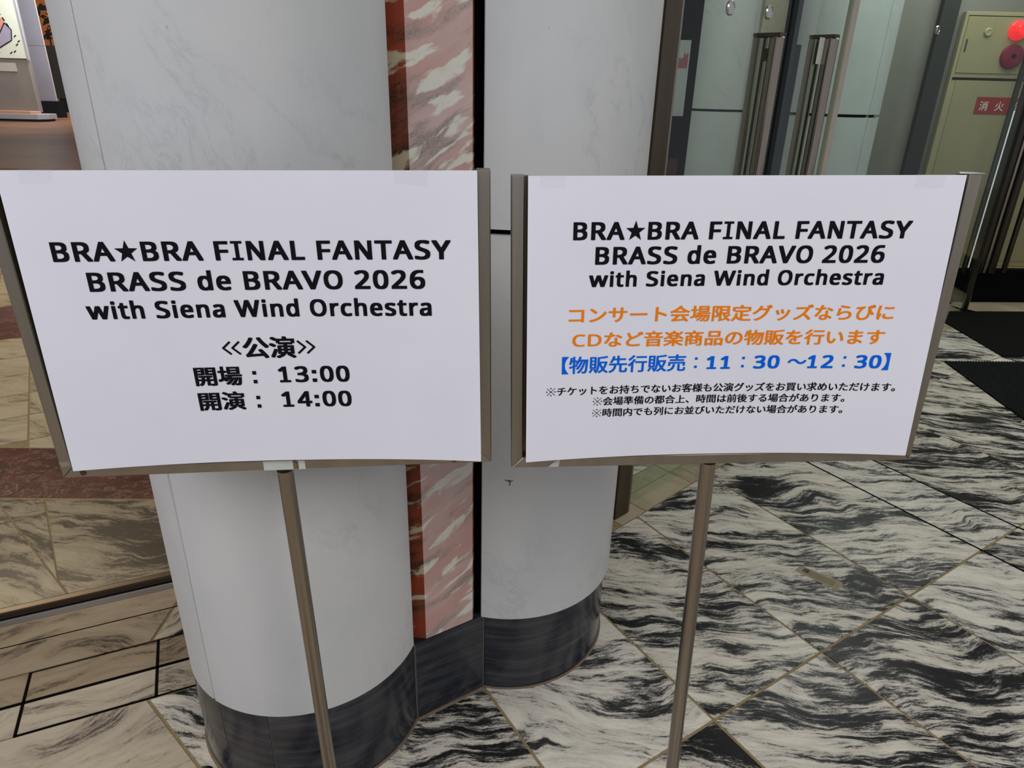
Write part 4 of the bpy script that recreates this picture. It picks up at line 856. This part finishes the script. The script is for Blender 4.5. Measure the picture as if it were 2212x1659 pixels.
'W':(913,'197,0 12,701 104,701 213,273 217,258 221,243 224,228 227,214 230,199 233,185 236,171 239,158 241,144 243,131 245,119 247,106 249,119 251,133 253,146 255,160 258,175 261,189 265,204 268,219 272,234 276,249 280,263 284,278 408,701 499,701 628,275 632,260 636,245 640,229 644,214 648,199 651,185 654,170 657,157 660,143 662,130 664,118 666,106 668,123 671,140 674,158 677,176 681,195 686,214 690,234 695,254 700,274 808,701 901,701 714,0 625,0 488,460 484,474 480,488 476,502 473,516 469,530 466,543 463,556 460,567 457,577 455,586 454,593 453,598 452,593 451,586 449,577 448,567 445,556 442,543 439,530 435,516 432,501 428,487 424,472 419,457 287,0','0.2.1 0.3.2 27.29.28 27.68.29 68.30.29 51.53.52 51.54.53 27.69.68 67.30.68 27.70.69 66.30.67 27.71.70 65.30.66 27.72.71 64.30.65 27.73.72 63.30.64 27.74.73 62.30.63 27.75.74 61.30.62 60.30.61 27.76.75 59.30.60 27.77.76 58.30.59 27.78.77 57.30.58 27.79.78 56.30.57 27.80.79 55.30.56 27.81.80 26.81.27 55.31.30 50.54.51 0.4.3 25.81.26 55.32.31 0.5.4 49.54.50 24.81.25 55.33.32 0.6.5 48.54.49 23.81.24 55.34.33 0.7.6 22.81.23 55.35.34 47.54.48 0.8.7 21.81.22 0.9.8 55.36.35 46.54.47 20.81.21 0.10.9 55.37.36 45.54.46 19.81.20 0.11.10 55.38.37 18.81.19 44.54.45 0.12.11 55.39.38 17.81.18 0.13.12 55.40.39 43.54.44 16.81.17 0.14.13 55.41.40 42.54.43 15.81.16 0.15.14 55.42.41 0.81.15 55.54.42'),
'r':(405,'83,0 83,527 154,527 164,430 168,430 187,458 209,483 234,505 262,522 294,533 329,536 339,536 350,536 361,535 372,534 382,532 391,530 380,451 371,453 362,454 352,456 342,457 333,458 323,458 297,455 272,448 248,436 226,419 207,398 191,374 179,346 172,315 170,281 170,0','9.11.10 9.12.11 9.13.12 9.14.13 9.15.14 8.15.9 8.16.15 8.17.16 0.2.1 0.3.2 7.17.8 6.18.7 18.17.7 5.23.6 23.22.6 22.21.6 21.20.6 20.19.6 19.18.6 4.24.5 24.23.5 4.25.24 4.26.25 4.27.26 0.4.3 0.30.4 30.29.4 29.28.4 28.27.4 0.31.30 0.32.31 0.33.32'),
'c':(471,'295,-10 250,-7 208,3 170,19 137,41 108,71 85,107 68,151 57,202 54,260 58,321 68,374 86,418 111,455 140,485 174,508 213,524 255,533 301,536 327,535 353,533 378,528 402,522 422,515 439,508 413,436 396,442 378,448 358,453 337,457 317,460 299,461 265,458 236,451 211,438 190,421 173,398 160,371 151,339 145,303 143,261 145,221 151,186 160,154 173,127 190,105 210,87 234,75 262,67 294,65 321,66 347,69 370,74 391,80 411,87 430,95 430,19 412,10 392,3 372,-2 349,-7 323,-9','17.19.18 17.20.19 16.20.17 16.21.20 16.22.21 15.22.16 15.23.22 15.24.23 14.24.15 14.29.24 29.28.24 28.27.24 27.26.24 26.25.24 13.31.14 31.30.14 30.29.14 13.32.31 13.33.32 12.33.13 12.34.33 12.35.34 12.36.35 11.36.12 11.37.36 10.37.11 10.38.37 10.39.38 9.39.10 9.40.39 9.41.40 8.41.9 8.42.41 7.42.8 7.43.42 7.44.43 6.44.7 6.45.44 5.45.6 5.46.45 54.56.55 5.47.46 53.56.54 52.56.53 5.48.47 51.56.52 4.48.5 50.56.51 4.49.48 49.56.50 4.56.49 3.56.4 2.56.3 2.57.56 2.58.57 2.59.58 1.59.2 1.60.59 1.61.60 0.61.1'),
's':(470,'216,-10 181,-9 150,-6 121,-1 96,6 72,14 51,24 51,102 74,92 99,82 127,73 157,66 187,61 218,60 258,62 290,69 313,81 330,97 340,116 343,138 342,150 338,162 332,173 323,183 310,194 293,204 272,215 245,227 213,240 181,253 152,266 126,279 103,293 85,309 70,326 59,346 52,370 50,397 56,438 74,472 105,500 145,520 192,532 248,536 279,535 309,532 337,527 365,520 391,511 416,501 386,432 363,441 340,449 316,456 292,461 267,465 242,466 209,464 182,458 161,448 145,436 136,420 133,402 134,388 138,376 145,365 156,355 170,345 188,335 210,325 237,314 268,302 300,289 328,276 354,263 375,249 393,233 408,216 418,195 424,172 426,145 423,113 415,85 401,60 381,39 357,22 328,8 295,-2 257,-8','42.44.43 42.45.44 41.45.42 41.46.45 41.47.46 40.47.41 40.48.47 40.49.48 40.54.49 54.53.49 53.52.49 52.51.49 51.50.49 39.56.40 56.55.40 55.54.40 38.57.39 57.56.39 38.58.57 38.59.58 38.60.59 37.60.38 37.61.60 37.62.61 37.63.62 36.63.37 36.64.63 36.65.64 35.65.36 35.66.65 35.67.66 34.67.35 34.68.67 34.69.68 33.69.34 33.70.69 33.71.70 32.71.33 32.72.71 31.72.32 31.73.72 30.73.31 30.74.73 29.74.30 29.75.74 28.75.29 28.76.75 27.76.28 27.77.76 26.77.27 26.78.77 25.78.26 24.78.25 24.79.78 23.79.24 22.79.23 21.79.22 21.80.79 20.80.21 19.80.20 19.81.80 18.81.19 17.81.18 17.82.81 6.8.7 16.82.17 6.9.8 16.83.82 6.10.9 15.83.16 6.11.10 14.83.15 6.12.11 13.83.14 6.13.12 6.83.13 6.84.83 6.85.84 5.85.6 5.86.85 4.86.5 4.87.86 3.87.4 2.87.3 2.88.87 1.88.2 1.0.88'),
'1':(561,'264,0 264,490 264,508 264,524 265,538 265,551 266,563 266,575 267,587 268,599 268,611 258,601 249,592 240,584 230,577 220,567 207,557 133,496 87,554 277,701 349,701 349,0','18.20.19 18.10.20 10.21.20 18.11.10 9.21.10 18.12.11 8.21.9 18.13.12 7.21.8 18.14.13 18.15.14 6.21.7 18.16.15 5.21.6 18.17.16 4.21.5 3.21.4 2.21.3 1.21.2 0.21.1'),
'3':(561,'237,-10 201,-9 167,-6 135,-1 104,6 73,16 44,28 44,109 74,96 106,84 139,75 173,68 206,64 238,63 295,67 340,79 374,100 397,127 411,161 416,201 413,229 405,253 392,273 375,289 352,302 325,312 294,319 258,324 219,325 151,325 151,399 220,399 257,401 289,406 317,416 341,428 360,444 376,462 387,483 394,506 396,531 392,563 381,589 361,611 336,626 305,635 268,639 244,638 221,635 200,631 181,626 162,619 144,611 127,601 109,591 91,580 48,639 75,657 106,674 141,690 180,702 222,709 267,711 334,706 389,689 431,662 460,626 478,585 484,537 482,507 476,480 467,456 453,434 436,416 416,400 393,387 367,377 339,369 339,365 390,355 432,337 465,312 488,281 501,243 506,199 503,160 493,124 477,91 455,61 426,37 389,17 346,2 295,-7','61.63.62 60.63.61 60.64.63 59.64.60 58.64.59 58.65.64 57.65.58 57.66.65 56.46.57 46.66.57 55.54.56 54.53.56 53.52.56 52.51.56 51.50.56 50.49.56 49.48.56 48.47.56 47.46.56 45.66.46 44.66.45 44.67.66 43.67.44 42.67.43 41.67.42 41.68.67 40.68.41 40.69.68 39.69.40 39.70.69 38.70.39 37.70.38 37.71.70 36.71.37 36.72.71 35.72.36 35.73.72 34.73.35 34.74.73 33.74.34 32.74.33 31.74.32 31.75.74 29.31.30 29.75.31 29.76.75 29.77.76 29.78.77 29.79.78 29.80.79 29.28.80 28.27.80 27.81.80 26.81.27 25.81.26 24.81.25 24.82.81 23.82.24 22.82.23 22.83.82 21.83.22 20.83.21 20.84.83 19.84.20 18.84.19 18.85.84 17.85.18 17.86.85 16.86.17 16.87.86 6.8.7 15.87.16 6.9.8 15.88.87 6.10.9 14.88.15 6.11.10 6.12.11 13.88.14 6.13.12 6.88.13 6.89.88 6.90.89 5.90.6 5.91.90 4.91.5 3.91.4 3.92.91 2.92.3 1.92.2 1.0.92'),
'4':(561,'357,0 357,159 21,159 21,233 351,705 440,705 440,237 542,237 542,159 440,159 440,0 105,237 357,237 357,458 357,480 357,500 358,519 358,536 359,552 360,568 360,583 361,598 361,613 358,613 352,600 345,587 338,573 330,559 323,547 315,536','3.23.4 23.5.4 23.22.5 22.6.5 3.24.23 21.6.22 3.25.24 20.6.21 3.26.25 19.6.20 3.27.26 18.6.19 3.28.27 17.6.18 3.29.28 3.11.29 16.6.17 15.6.16 14.6.15 13.6.14 12.6.13 3.12.11 3.6.12 3.7.6 3.8.7 2.8.3 1.8.2 0.9.1 9.8.1 0.10.9'),
':':(589,'92,0 92,701 496,701 496,0 142,50 446,50 446,651 142,651','0.7.1 7.2.1 7.6.2 6.3.2 0.4.7 5.3.6 0.5.4 0.3.5'),
'C':(620,'382,-10 315,-5 255,10 203,34 160,68 124,110 96,160 76,218 64,281 60,352 64,420 77,482 99,539 129,589 167,631 213,666 267,691 328,706 397,711 432,710 467,706 501,700 533,692 563,682 590,670 555,595 533,605 509,614 483,622 455,628 426,632 396,634 348,630 305,619 267,600 233,574 205,541 183,502 166,457 157,407 153,351 156,296 165,245 180,200 201,161 228,128 261,102 299,83 344,72 395,68 425,69 454,71 482,76 510,81 536,88 563,95 563,19 536,10 509,3 482,-3 452,-7 419,-9','17.19.18 17.20.19 17.21.20 16.21.17 16.22.21 16.23.22 15.23.16 15.24.23 15.29.24 29.28.24 28.27.24 27.26.24 26.25.24 14.31.15 31.30.15 30.29.15 14.32.31 13.32.14 13.33.32 13.34.33 13.35.34 12.35.13 12.36.35 12.37.36 11.37.12 11.38.37 10.38.11 10.39.38 9.39.10 9.40.39 8.40.9 8.41.40 8.42.41 7.42.8 7.43.42 6.43.7 6.44.43 6.45.44 5.45.6 5.46.45 4.46.5 4.47.46 54.56.55 53.56.54 4.48.47 52.56.53 51.56.52 4.49.48 50.56.51 49.56.50 3.49.4 3.56.49 2.56.3 2.57.56 1.57.2 1.58.57 1.59.58 1.60.59 0.60.1 0.61.60'),
'D':(717,'95,0 95,701 311,701 379,697 440,684 495,662 543,632 583,593 615,547 638,492 652,429 657,358 652,283 638,217 613,160 580,111 538,71 488,40 430,18 364,4 291,0 184,76 279,76 366,83 437,107 493,146 532,200 556,270 564,355 556,440 533,509 495,560 442,597 377,618 299,626 184,626','0.35.1 35.2.1 35.3.2 35.4.3 35.5.4 35.6.5 35.34.6 34.33.6 33.7.6 0.21.35 32.7.33 31.7.32 31.8.7 30.8.31 30.9.8 29.9.30 29.10.9 28.10.29 28.11.10 28.12.11 27.12.28 27.13.12 26.13.27 26.14.13 25.14.26 25.15.14 24.15.25 24.16.15 23.16.24 22.16.23 0.22.21 0.16.22 0.17.16 0.18.17 0.19.18 0.20.19')}
CAPU = 702.0
WID = dict(B=762, R=782, A=776, F=650, I=546, L=637, T=682, S=710, Y=737, V=764, O=850, N=847, C=724, D=830, W=1128, a=668, c=588, d=699, e=664,
           h=712, i=342, n=712, r=497, s=593, t=455, w=980)
def latin(ch, b):
    """letter outline in em units (cap height .727) stretched to a wide bold cut before emboldening by b"""
    cap = .727
    if ch == 'I':
        w, t = .42, .098; bars = [(w / 2 - .075, w / 2 + .075, t, cap - t), (0, w, 0, t), (0, w, cap - t, cap)]
        v, p = [], []
        for x0, x1, y0, y1 in bars:
            k = len(v); v += [(x0 + .073, y0), (x1 + .073, y0), (x1 + .073, y1), (x0 + .073, y1)]; p.append((k, k + 1, k + 2, k + 3))
        return v, p, .546, 0
    adv, vs_, ps_ = GLYPHS[ch]
    v = [tuple(float(q) for q in t.split(',')) for t in vs_.split()]; p = [tuple(int(q) for q in t.split('.')) for t in ps_.split()]
    A = WID.get(ch, 711 if ch.isdigit() else 402) / 1000
    if ch == ':':
        v, p = [], []
        for y0 in (.0, .39):
            k = len(v); v += [(.14, y0 + .02), (.26, y0 + .02), (.26, y0 + .14), (.14, y0 + .14)]; p.append((k, k + 1, k + 2, k + 3))
        return v, p, .402, b
    kx = A / adv; ky = (cap - 2 * b[1]) / CAPU
    v = [(q[0] * kx * (A - 2 * b[0]) / A + b[0], q[1] * ky + b[1]) for q in v]
    if ch == '1':
        k = len(v); xs_ = [q[0] for q in v]; xm = max(xs_); v += [(xm - .26, b[1]), (xm + .15, b[1]), (xm + .15, b[1] + .06), (xm - .26, b[1] + .06)]; p.append((k, k + 1, k + 2, k + 3))
        v = [(q[0] - .06, q[1]) for q in v]
    return v, p, A, b
def fatten(v, p, b, full=True):
    if not b or (b[0] == 0 and b[1] == 0): return v, p
    offs = [(-1, -1), (1, -1), (1, 1), (-1, 1), (0, 0)] + ([(1, 0), (-1, 0), (0, 1), (0, -1)] if full else [])
    V_, P_ = [], []
    for lv, (ox, oy) in enumerate(offs):
        k = len(V_); V_ += [(q[0] + ox * b[0], q[1] + oy * b[1], lv) for q in v]; P_ += [tuple(i + k for i in f) for f in p]
    return V_, P_
def line_mesh(s, lb, cb, full=True):
    Vs, Ps = [], []; x = 0.0
    for ch in s:
        if ch == ' ': x += .342; continue
        if ch in GLYPHS:
            v, p, a, bb = latin(ch, lb); v, p = fatten(v, p, bb, full)
        elif ch == '\u2605':
            v = [(.46 + .44 * (1 if k % 2 == 0 else .40) * math.sin(k * math.pi / 5), .345 + .44 * (1 if k % 2 == 0 else .40) * math.cos(k * math.pi / 5)) for k in range(10)] + [(.46, .345)]
            p = [(k, (k + 1) % 10, 10) for k in range(10)]; a = .90
        elif ch in '※：«»':
            bars = []
            if ch == '※':
                for sg in (1, -1): bars.append(((.12, .38 - sg * .38), (.88, .38 + sg * .38), .055))
                for cx, cy in ((.5, .76), (.5, .0), (.12, .38), (.88, .38)): bars.append(((cx - .06, cy), (cx + .06, cy), .12))
            elif ch == '：':
                for cy in (.14, .60): bars.append(((.42, cy), (.56, cy), .14))
            else:
                for x0 in (.08, .42):
                    x1, x2 = (x0 + .26, x0) if ch == '«' else (x0, x0 + .26)
                    bars += [((x1, .64), (x2, .38), .085), ((x2, .38), (x1, .12), .085)]
            v, p = [], []
            for (ax, ay), (bx_, by_), w in bars:
                L = math.hypot(bx_ - ax, by_ - ay); nx, ny = -(by_ - ay) / L * w / 2, (bx_ - ax) / L * w / 2; k = len(v)
                if ch in '«»': ex, ey = (bx_ - ax) / L * w * .3, (by_ - ay) / L * w * .3
                else: ex = ey = 0
                v += [(ax - nx - ex, ay - ny - ey), (bx_ - nx + ex, by_ - ny + ey), (bx_ + nx + ex, by_ + ny + ey), (ax + nx - ex, ay + ny - ey)]; p.append((k, k + 1, k + 2, k + 3))
            a = .78 if ch in '«»' else 1.0
        else:
            v, p = glyph_mesh(ch, 0)
            a = .55 if ch in '«»' else 1.0
            v, p = fatten(v, p, cb, full)
        k = len(Vs); Vs += [(q[0] + x, q[1], q[2] if len(q) > 2 else 0) for q in v]; Ps += [tuple(i + k for i in f) for f in p]
        x += a
    return Vs, Ps

class Sheet:
    step = .00003
    """A2 sheet hung at its top edge; local x right, y up, n toward the viewer (metres)"""
    def __init__(s, pos, R): s.pos = Vector(pos); s.R = Matrix(R); s.k = .0195
    def rec(s, x, y):
        g = max(0, min(1, (.21 - y) / .42)); return s.k * (1 - min(1, abs(x / .297)) ** 2.2) * g ** 1.2
    def P(s, x, y, n=0.0, curved=True):
        return s.pos + s.R @ Vector((x, y, n - (s.rec(x, y) if curved else 0)))
def lettering(sheet, parent, name, s, x0, x1, base, cap, mat, lb=(.040, .022), cb=(.020, .012), fit='cap', full=True):
    v, p = line_mesh(s, lb, cb, full)
    xa, xb = min(q[0] for q in v), max(q[0] for q in v)
    if fit == 'cap': ky = cap / .727; y0 = 0
    else:
        y0, y1 = min(q[1] for q in v), max(q[1] for q in v); ky = cap / (y1 - y0)
    kx = (x1 - x0) / (xb - xa)
    bm = bmesh.new()
    vv = [bm.verts.new(sheet.P((x0 + (x - xa) * kx) / 1000, (base + (y - y0) * ky) / 1000, .0004 + lv * sheet.step)) for x, y, lv in v]
    for f in p:
        try: bm.faces.new([vv[i] for i in f])
        except ValueError: pass
    return build(name, bm, mat, parent)

# ------------------------------------------------------------------ sign stands
def stand(pos, R, pole_top, pole_foot, label, bar_lo, group=None):
    pos = Vector(pos); R = Matrix(R)
    T = lambda p: pos + R @ Vector(p)
    foot = Vector(pole_foot)
    t = empty('sign_stand', (foot.x, foot.y, 0)); tag(t, label, 'sign stand', group)
    w, yb_, yt_, b, dp = .320, -.2195, .2215, .0178, .022
    # mitred square bars
    def bar(pts_front, name):
        bm = bmesh.new(); n = len(pts_front)
        add_prism(bm, pts_front, -dp, 0.0, .0014, T); return build(name, bm, 'steel', t)
    bar([(-w, yb_), (-w + b, yb_ + b * 1.0), (-w + b, yt_), (-w, yt_)], 'frame_bar')
    bar([(w, yb_), (w, yt_), (w - b, yt_), (w - b, yb_ + b)], 'frame_bar')
    bar([(-w, yb_), (w, yb_), (w - b, yb_ + b), (-w + b, yb_ + b)], 'frame_bar')
    # channel lips and backing board
    for sgn in (-1, 1):
        bm = bmesh.new(); x0, x1 = sorted((sgn * (w - b), sgn * (w - b - .006)))
        add_box(bm, x0, x1, yb_ + b, yt_ - .001, -.021, -.012, T, .001); build('channel_lip', bm, 'doorframe', t)
    bm = bmesh.new(); add_box(bm, -w + b + .001, w - b - .001, yb_ + b, yt_ - .010, -.0215, -.0205, T); build('backing_board', bm, 'board', t)
    # pole
    top = Vector(pole_top); bm = bmesh.new(); add_tube(bm, top + Vector((0, 0, .006)), foot + Vector((0, 0, .012)), .0122, 40); build('pole', bm, 'steel_pole', t, smooth=True)
    return t, T
RL = ((.9949, -.0139, .0999), (.0998, -.0072, -.9950), (.0146, .9999, -.0058))
RR = ((.9985, -.0233, .0503), (.0506, .0140, -.9986), (.0226, .9996, .0152))
sL, TL = stand((-.3506, .9004, 1.1716), RL, (-.348, .912, .9411), (-.3315, .9191, 0),
               'brushed steel sign stand, the left one, with a torn white sticker on its bottom bar', 0)
sR, TR = stand((.3166, .9482, 1.1764), RR, (.3173, .9548, .9497), (.347, .9418, 0),
               'brushed steel sign stand, the right one, before the glass door and marble floor', 0)
# feet: cross of flat bars with rubber balls
def feet(t, foot, tips):
    f = Vector((foot[0], foot[1], 0))
    bm = bmesh.new(); add_lathe(bm, [(.0, .004), (.045, .004), (.045, .012), (.02, .02), (.0125, .05)], (f.x, f.y, 0), (0, 0, 1), 32); build('hub', bm, 'steel_pole', t, smooth=True)
    for tip in tips:
        tp = Vector((*tip, 0)); d = (tp - f); L = d.length; d.normalize(); s = Vector((-d.y, d.x, 0))
        bm = bmesh.new()
        add_box(bm, .03, L - .004, -.011, .011, .004, .016, lambda p: Vector((f.x, f.y, 0)) + d * p[0] + s * p[1] + Vector((0, 0, p[2])), .002)
        lg = build('leg', bm, 'steel_pole', t)
        bm = bmesh.new(); add_lathe(bm, [(0, 0), (.014, 0), (.0185, .008), (.0175, .018), (.010, .027), (0, .030)], tp, (0, 0, 1), 24); build('rubber_foot', bm, 'rubber', lg, smooth=True)
feet(sL, (-.3315, .9191), [(-.690, 1.087), (.02, .84), (-.17, .60), (-.47, .62)])
feet(sR, (.347, .9418), [(.10, .60), (.62, .62), (.06, 1.10), (.66, 1.02)])
# torn sticker and residue on the left bottom bar
bm = bmesh.new()
for (x0, x1, y0, y1) in ((-.0275, .0165, -.2190, -.2030), (.0245, .0345, -.2190, -.2030)): add_box(bm, x0, x1, y0, y1, .0002, .0008, TL)
skl = build('torn_sticker', bm, 'sticker', sL)
bm = bmesh.new()
for pts in ([(.0165, -.203), (.0205, -.203), (.0225, -.214), (.0245, -.2185), (.0185, -.2175), (.0175, -.211)], [(.022, -.207), (.0235, -.2045), (.0248, -.212), (.0245, -.216), (.0225, -.2165)]):
    add_prism(bm, pts, .0002, .0009, 0, TL)
build('glue_residue', bm, 'residue', skl)
# tape remnants and small screws on frames
for T_, t_, x, y in ((TL, sL, -.2895, -.2115), (TL, sL, .262, -.2125)):
    bm = bmesh.new(); c = T_((x, y, 0)); nrm = T_((x, y, 1)) - c
    add_lathe(bm, [(.0045, 0), (.0045, .0008), (.003, .0012), (.0, .0006)], c, nrm, 20); build('screw', bm, 'doorframe', t_, smooth=True)
bm = bmesh.new(); add_prism(bm, [(-.3195, -.192), (-.3045, -.1915), (-.3045, -.199), (-.3175, -.2)], .0002, .0005, 0, TL); build('tape_scrap', bm, 'tape', sL)
bm = bmesh.new(); add_prism(bm, [(-.262, -.2185), (-.247, -.205), (-.243, -.205), (-.246, -.2185)], .0002, .0005, 0, TR); build('tape_scrap', bm, 'sticker', sR)
bm = bmesh.new(); add_prism(bm, [(.288, -.001), (.322, .0005), (.316, -.015), (.302, -.024)], .2216, .2222, 0, lambda p: TR((p[0], p[2], p[1]))); build('tape_scrap', bm, 'sticker', sR)

# ------------------------------------------------------------------ posters
PL = Sheet((-.3438, .8823, 1.1843), ((.9974, -.0188, .0693), (.0699, .0345, -.9970), (.0163, .9992, .0357)))
PR = Sheet((.3159, .9370, 1.1876), ((.9985, -.0239, .0489), (.0503, .0611, -.9969), (.0208, .9978, .0622)))
def poster(sheet, label, name='poster'):
    t = empty(name, sheet.P(0, -.21, 0, True)); tag(t, label, 'poster')
    bm = bmesh.new(); NX, NY = 48, 28; g = {}
    for k, off in ((0, 0.0), (1, -.00025)):
        for i in range(NX + 1):
            for j in range(NY + 1):
                x = -.297 + .594 * i / NX; y = -.21 + .42 * j / NY
                g[k, i, j] = bm.verts.new(sheet.P(x, y, off))
    for i in range(NX):
        for j in range(NY):
            bm.faces.new((g[0, i, j], g[0, i + 1, j], g[0, i + 1, j + 1], g[0, i, j + 1]))
            bm.faces.new((g[1, i, j], g[1, i, j + 1], g[1, i + 1, j + 1], g[1, i + 1, j]))
    for i in range(NX):
        bm.faces.new((g[0, i, 0], g[1, i, 0], g[1, i + 1, 0], g[0, i + 1, 0])); bm.faces.new((g[0, i, NY], g[0, i + 1, NY], g[1, i + 1, NY], g[1, i, NY]))
    for j in range(NY):
        bm.faces.new((g[0, 0, j], g[0, 0, j + 1], g[1, 0, j + 1], g[1, 0, j])); bm.faces.new((g[0, NX, j], g[1, NX, j], g[1, NX, j + 1], g[0, NX, j + 1]))
    build('paper', bm, 'paper', t, smooth=True)
    return t
pl_ = poster(PL, 'white poster with black concert title and opening times taped to the left stand')
pr_ = poster(PR, 'white poster with orange and blue goods sale notice taped to the right stand')
def tape(sheet, parent, pts):
    bm = bmesh.new(); top = [p for p in pts]
    add_prism(bm, top, .0003, .0006, 0, lambda p: sheet.P(p[0], p[1], p[2])); build('clear_tape', bm, 'tape', parent)
tape(PL, pl_, [(.1914, .2105), (.2333, .2105), (.2326, .1907), (.1909, .1947)])
tape(PL, pl_, [(-.2688, .2110), (-.2281, .2110), (-.2318, .1955), (-.2731, .1939)])
tape(PR, pr_, [(-.2811, .2110), (-.2462, .2110), (-.247, .1952), (-.2803, .1953)])
tape(PR, pr_, [(.2271, .2108), (.2686, .2108), (.268, .193), (.2275, .193)])
# left poster lines
BK, OR, BL = 'text_black', 'text_orange', 'text_blue'
lettering(PL, pl_, 'title_line', 'BRA★BRA FINAL FANTASY', -253.4, 260.6, 95.9, 25.6, BK)
lettering(PL, pl_, 'title_line', 'BRASS de BRAVO 2026', -217.2, 224.6, 55.6, 25.8, BK)
lettering(PL, pl_, 'title_line', 'with Siena Wind Orchestra', -227.7, 231.7, 17.4, 24.2, BK)
lettering(PL, pl_, 'heading_line', '«公演»', -61.1, 67.3, -43.8, 32.6, BK, fit='box', cb=(.034,.018))
lettering(PL, pl_, 'time_line', '開場', -105.5, -40.1, -84.7, 29.6, BK, fit='box', cb=(.034,.018))
lettering(PL, pl_, 'time_line', '開演', -106.3, -41.4, -123.6, 29.6, BK, fit='box', cb=(.034,.018))
for yy in (-82.0, -120.8):
    bm = bmesh.new()
    for dy in (0.0, 13.6):
        add_prism(bm, [((-22.6 + a * 2.7) / 1000, (yy + 2.7 + dy + b * 2.7) / 1000) for a, b in ((-1, -1), (1, -1), (1, 1), (-1, 1))], .0004, .0006, 0, lambda p: PL.P(p[0], p[1], p[2]))
    build('colon', bm, BK, pl_)
lettering(PL, pl_, 'time_line', '13:00', 10.7, 110.9, -81.2, 24.5, BK)
lettering(PL, pl_, 'time_line', '14:00', 10.3, 110.3, -120.3, 24.5, BK)
# right poster lines
lettering(PR, pr_, 'title_line', 'BRA★BRA FINAL FANTASY', -234.8, 235.7, 125.6, 24.2, BK)
lettering(PR, pr_, 'title_line', 'BRASS de BRAVO 2026', -203.1, 205.1, 91.7, 24.5, BK)
lettering(PR, pr_, 'title_line', 'with Siena Wind Orchestra', -210.6, 210.2, 60.2, 21.6, BK)
lettering(PR, pr_, 'notice_line', 'コンサート会場限定グッズならびに', -237.3, 235.5, 7.6, 24.2, OR, fit='box', lb=(.016,.010), cb=(.021,.012))
lettering(PR, pr_, 'notice_line', 'CDなど音楽商品の物販を行います', -230.9, 228.9, -29.4, 23.6, OR, fit='box', lb=(.016,.010), cb=(.021,.012))
lettering(PR, pr_, 'notice_line', '【物販先行販売：11：30 ～12：30】', -245.2, 243.7, -69.4, 27.0, BL, fit='box')
lettering(PR, pr_, 'small_line', '※チケットをお持ちでないお客様も公演グッズをお買い求めいただけます。', -267.6, 260.4, -103.6, 14.2, BK, fit='box', lb=(.012,.008), cb=(.022,.013), full=False)
lettering(PR, pr_, 'small_line', '※会場準備の都合上、時間は前後する場合があります。', -196.8, 188.6, -121.8, 14.0, BK, fit='box', lb=(.012,.008), cb=(.022,.013), full=False)
lettering(PR, pr_, 'small_line', '※時間内でも列にお並びいただけない場合があります。', -196.9, 188.9, -140.8, 14.0, BK, fit='box', lb=(.012,.008), cb=(.022,.013), full=False)

# red plate lettering on the cabinet
class Flat:
    step = .0002
    def P(s, x, y, n=0, curved=True): return Vector((4.052 + x, CY - .0135 - n, 1.362 + y))
fl = Flat()
for ch, xc in (('消', .070), ('火', .210), ('栓', .350)):
    lettering(fl, plate, 'plate_letter', ch, (xc - .038) * 1000, (xc + .038) * 1000, 28, 78, 'whiteprint', fit='box', cb=(.01, .01))
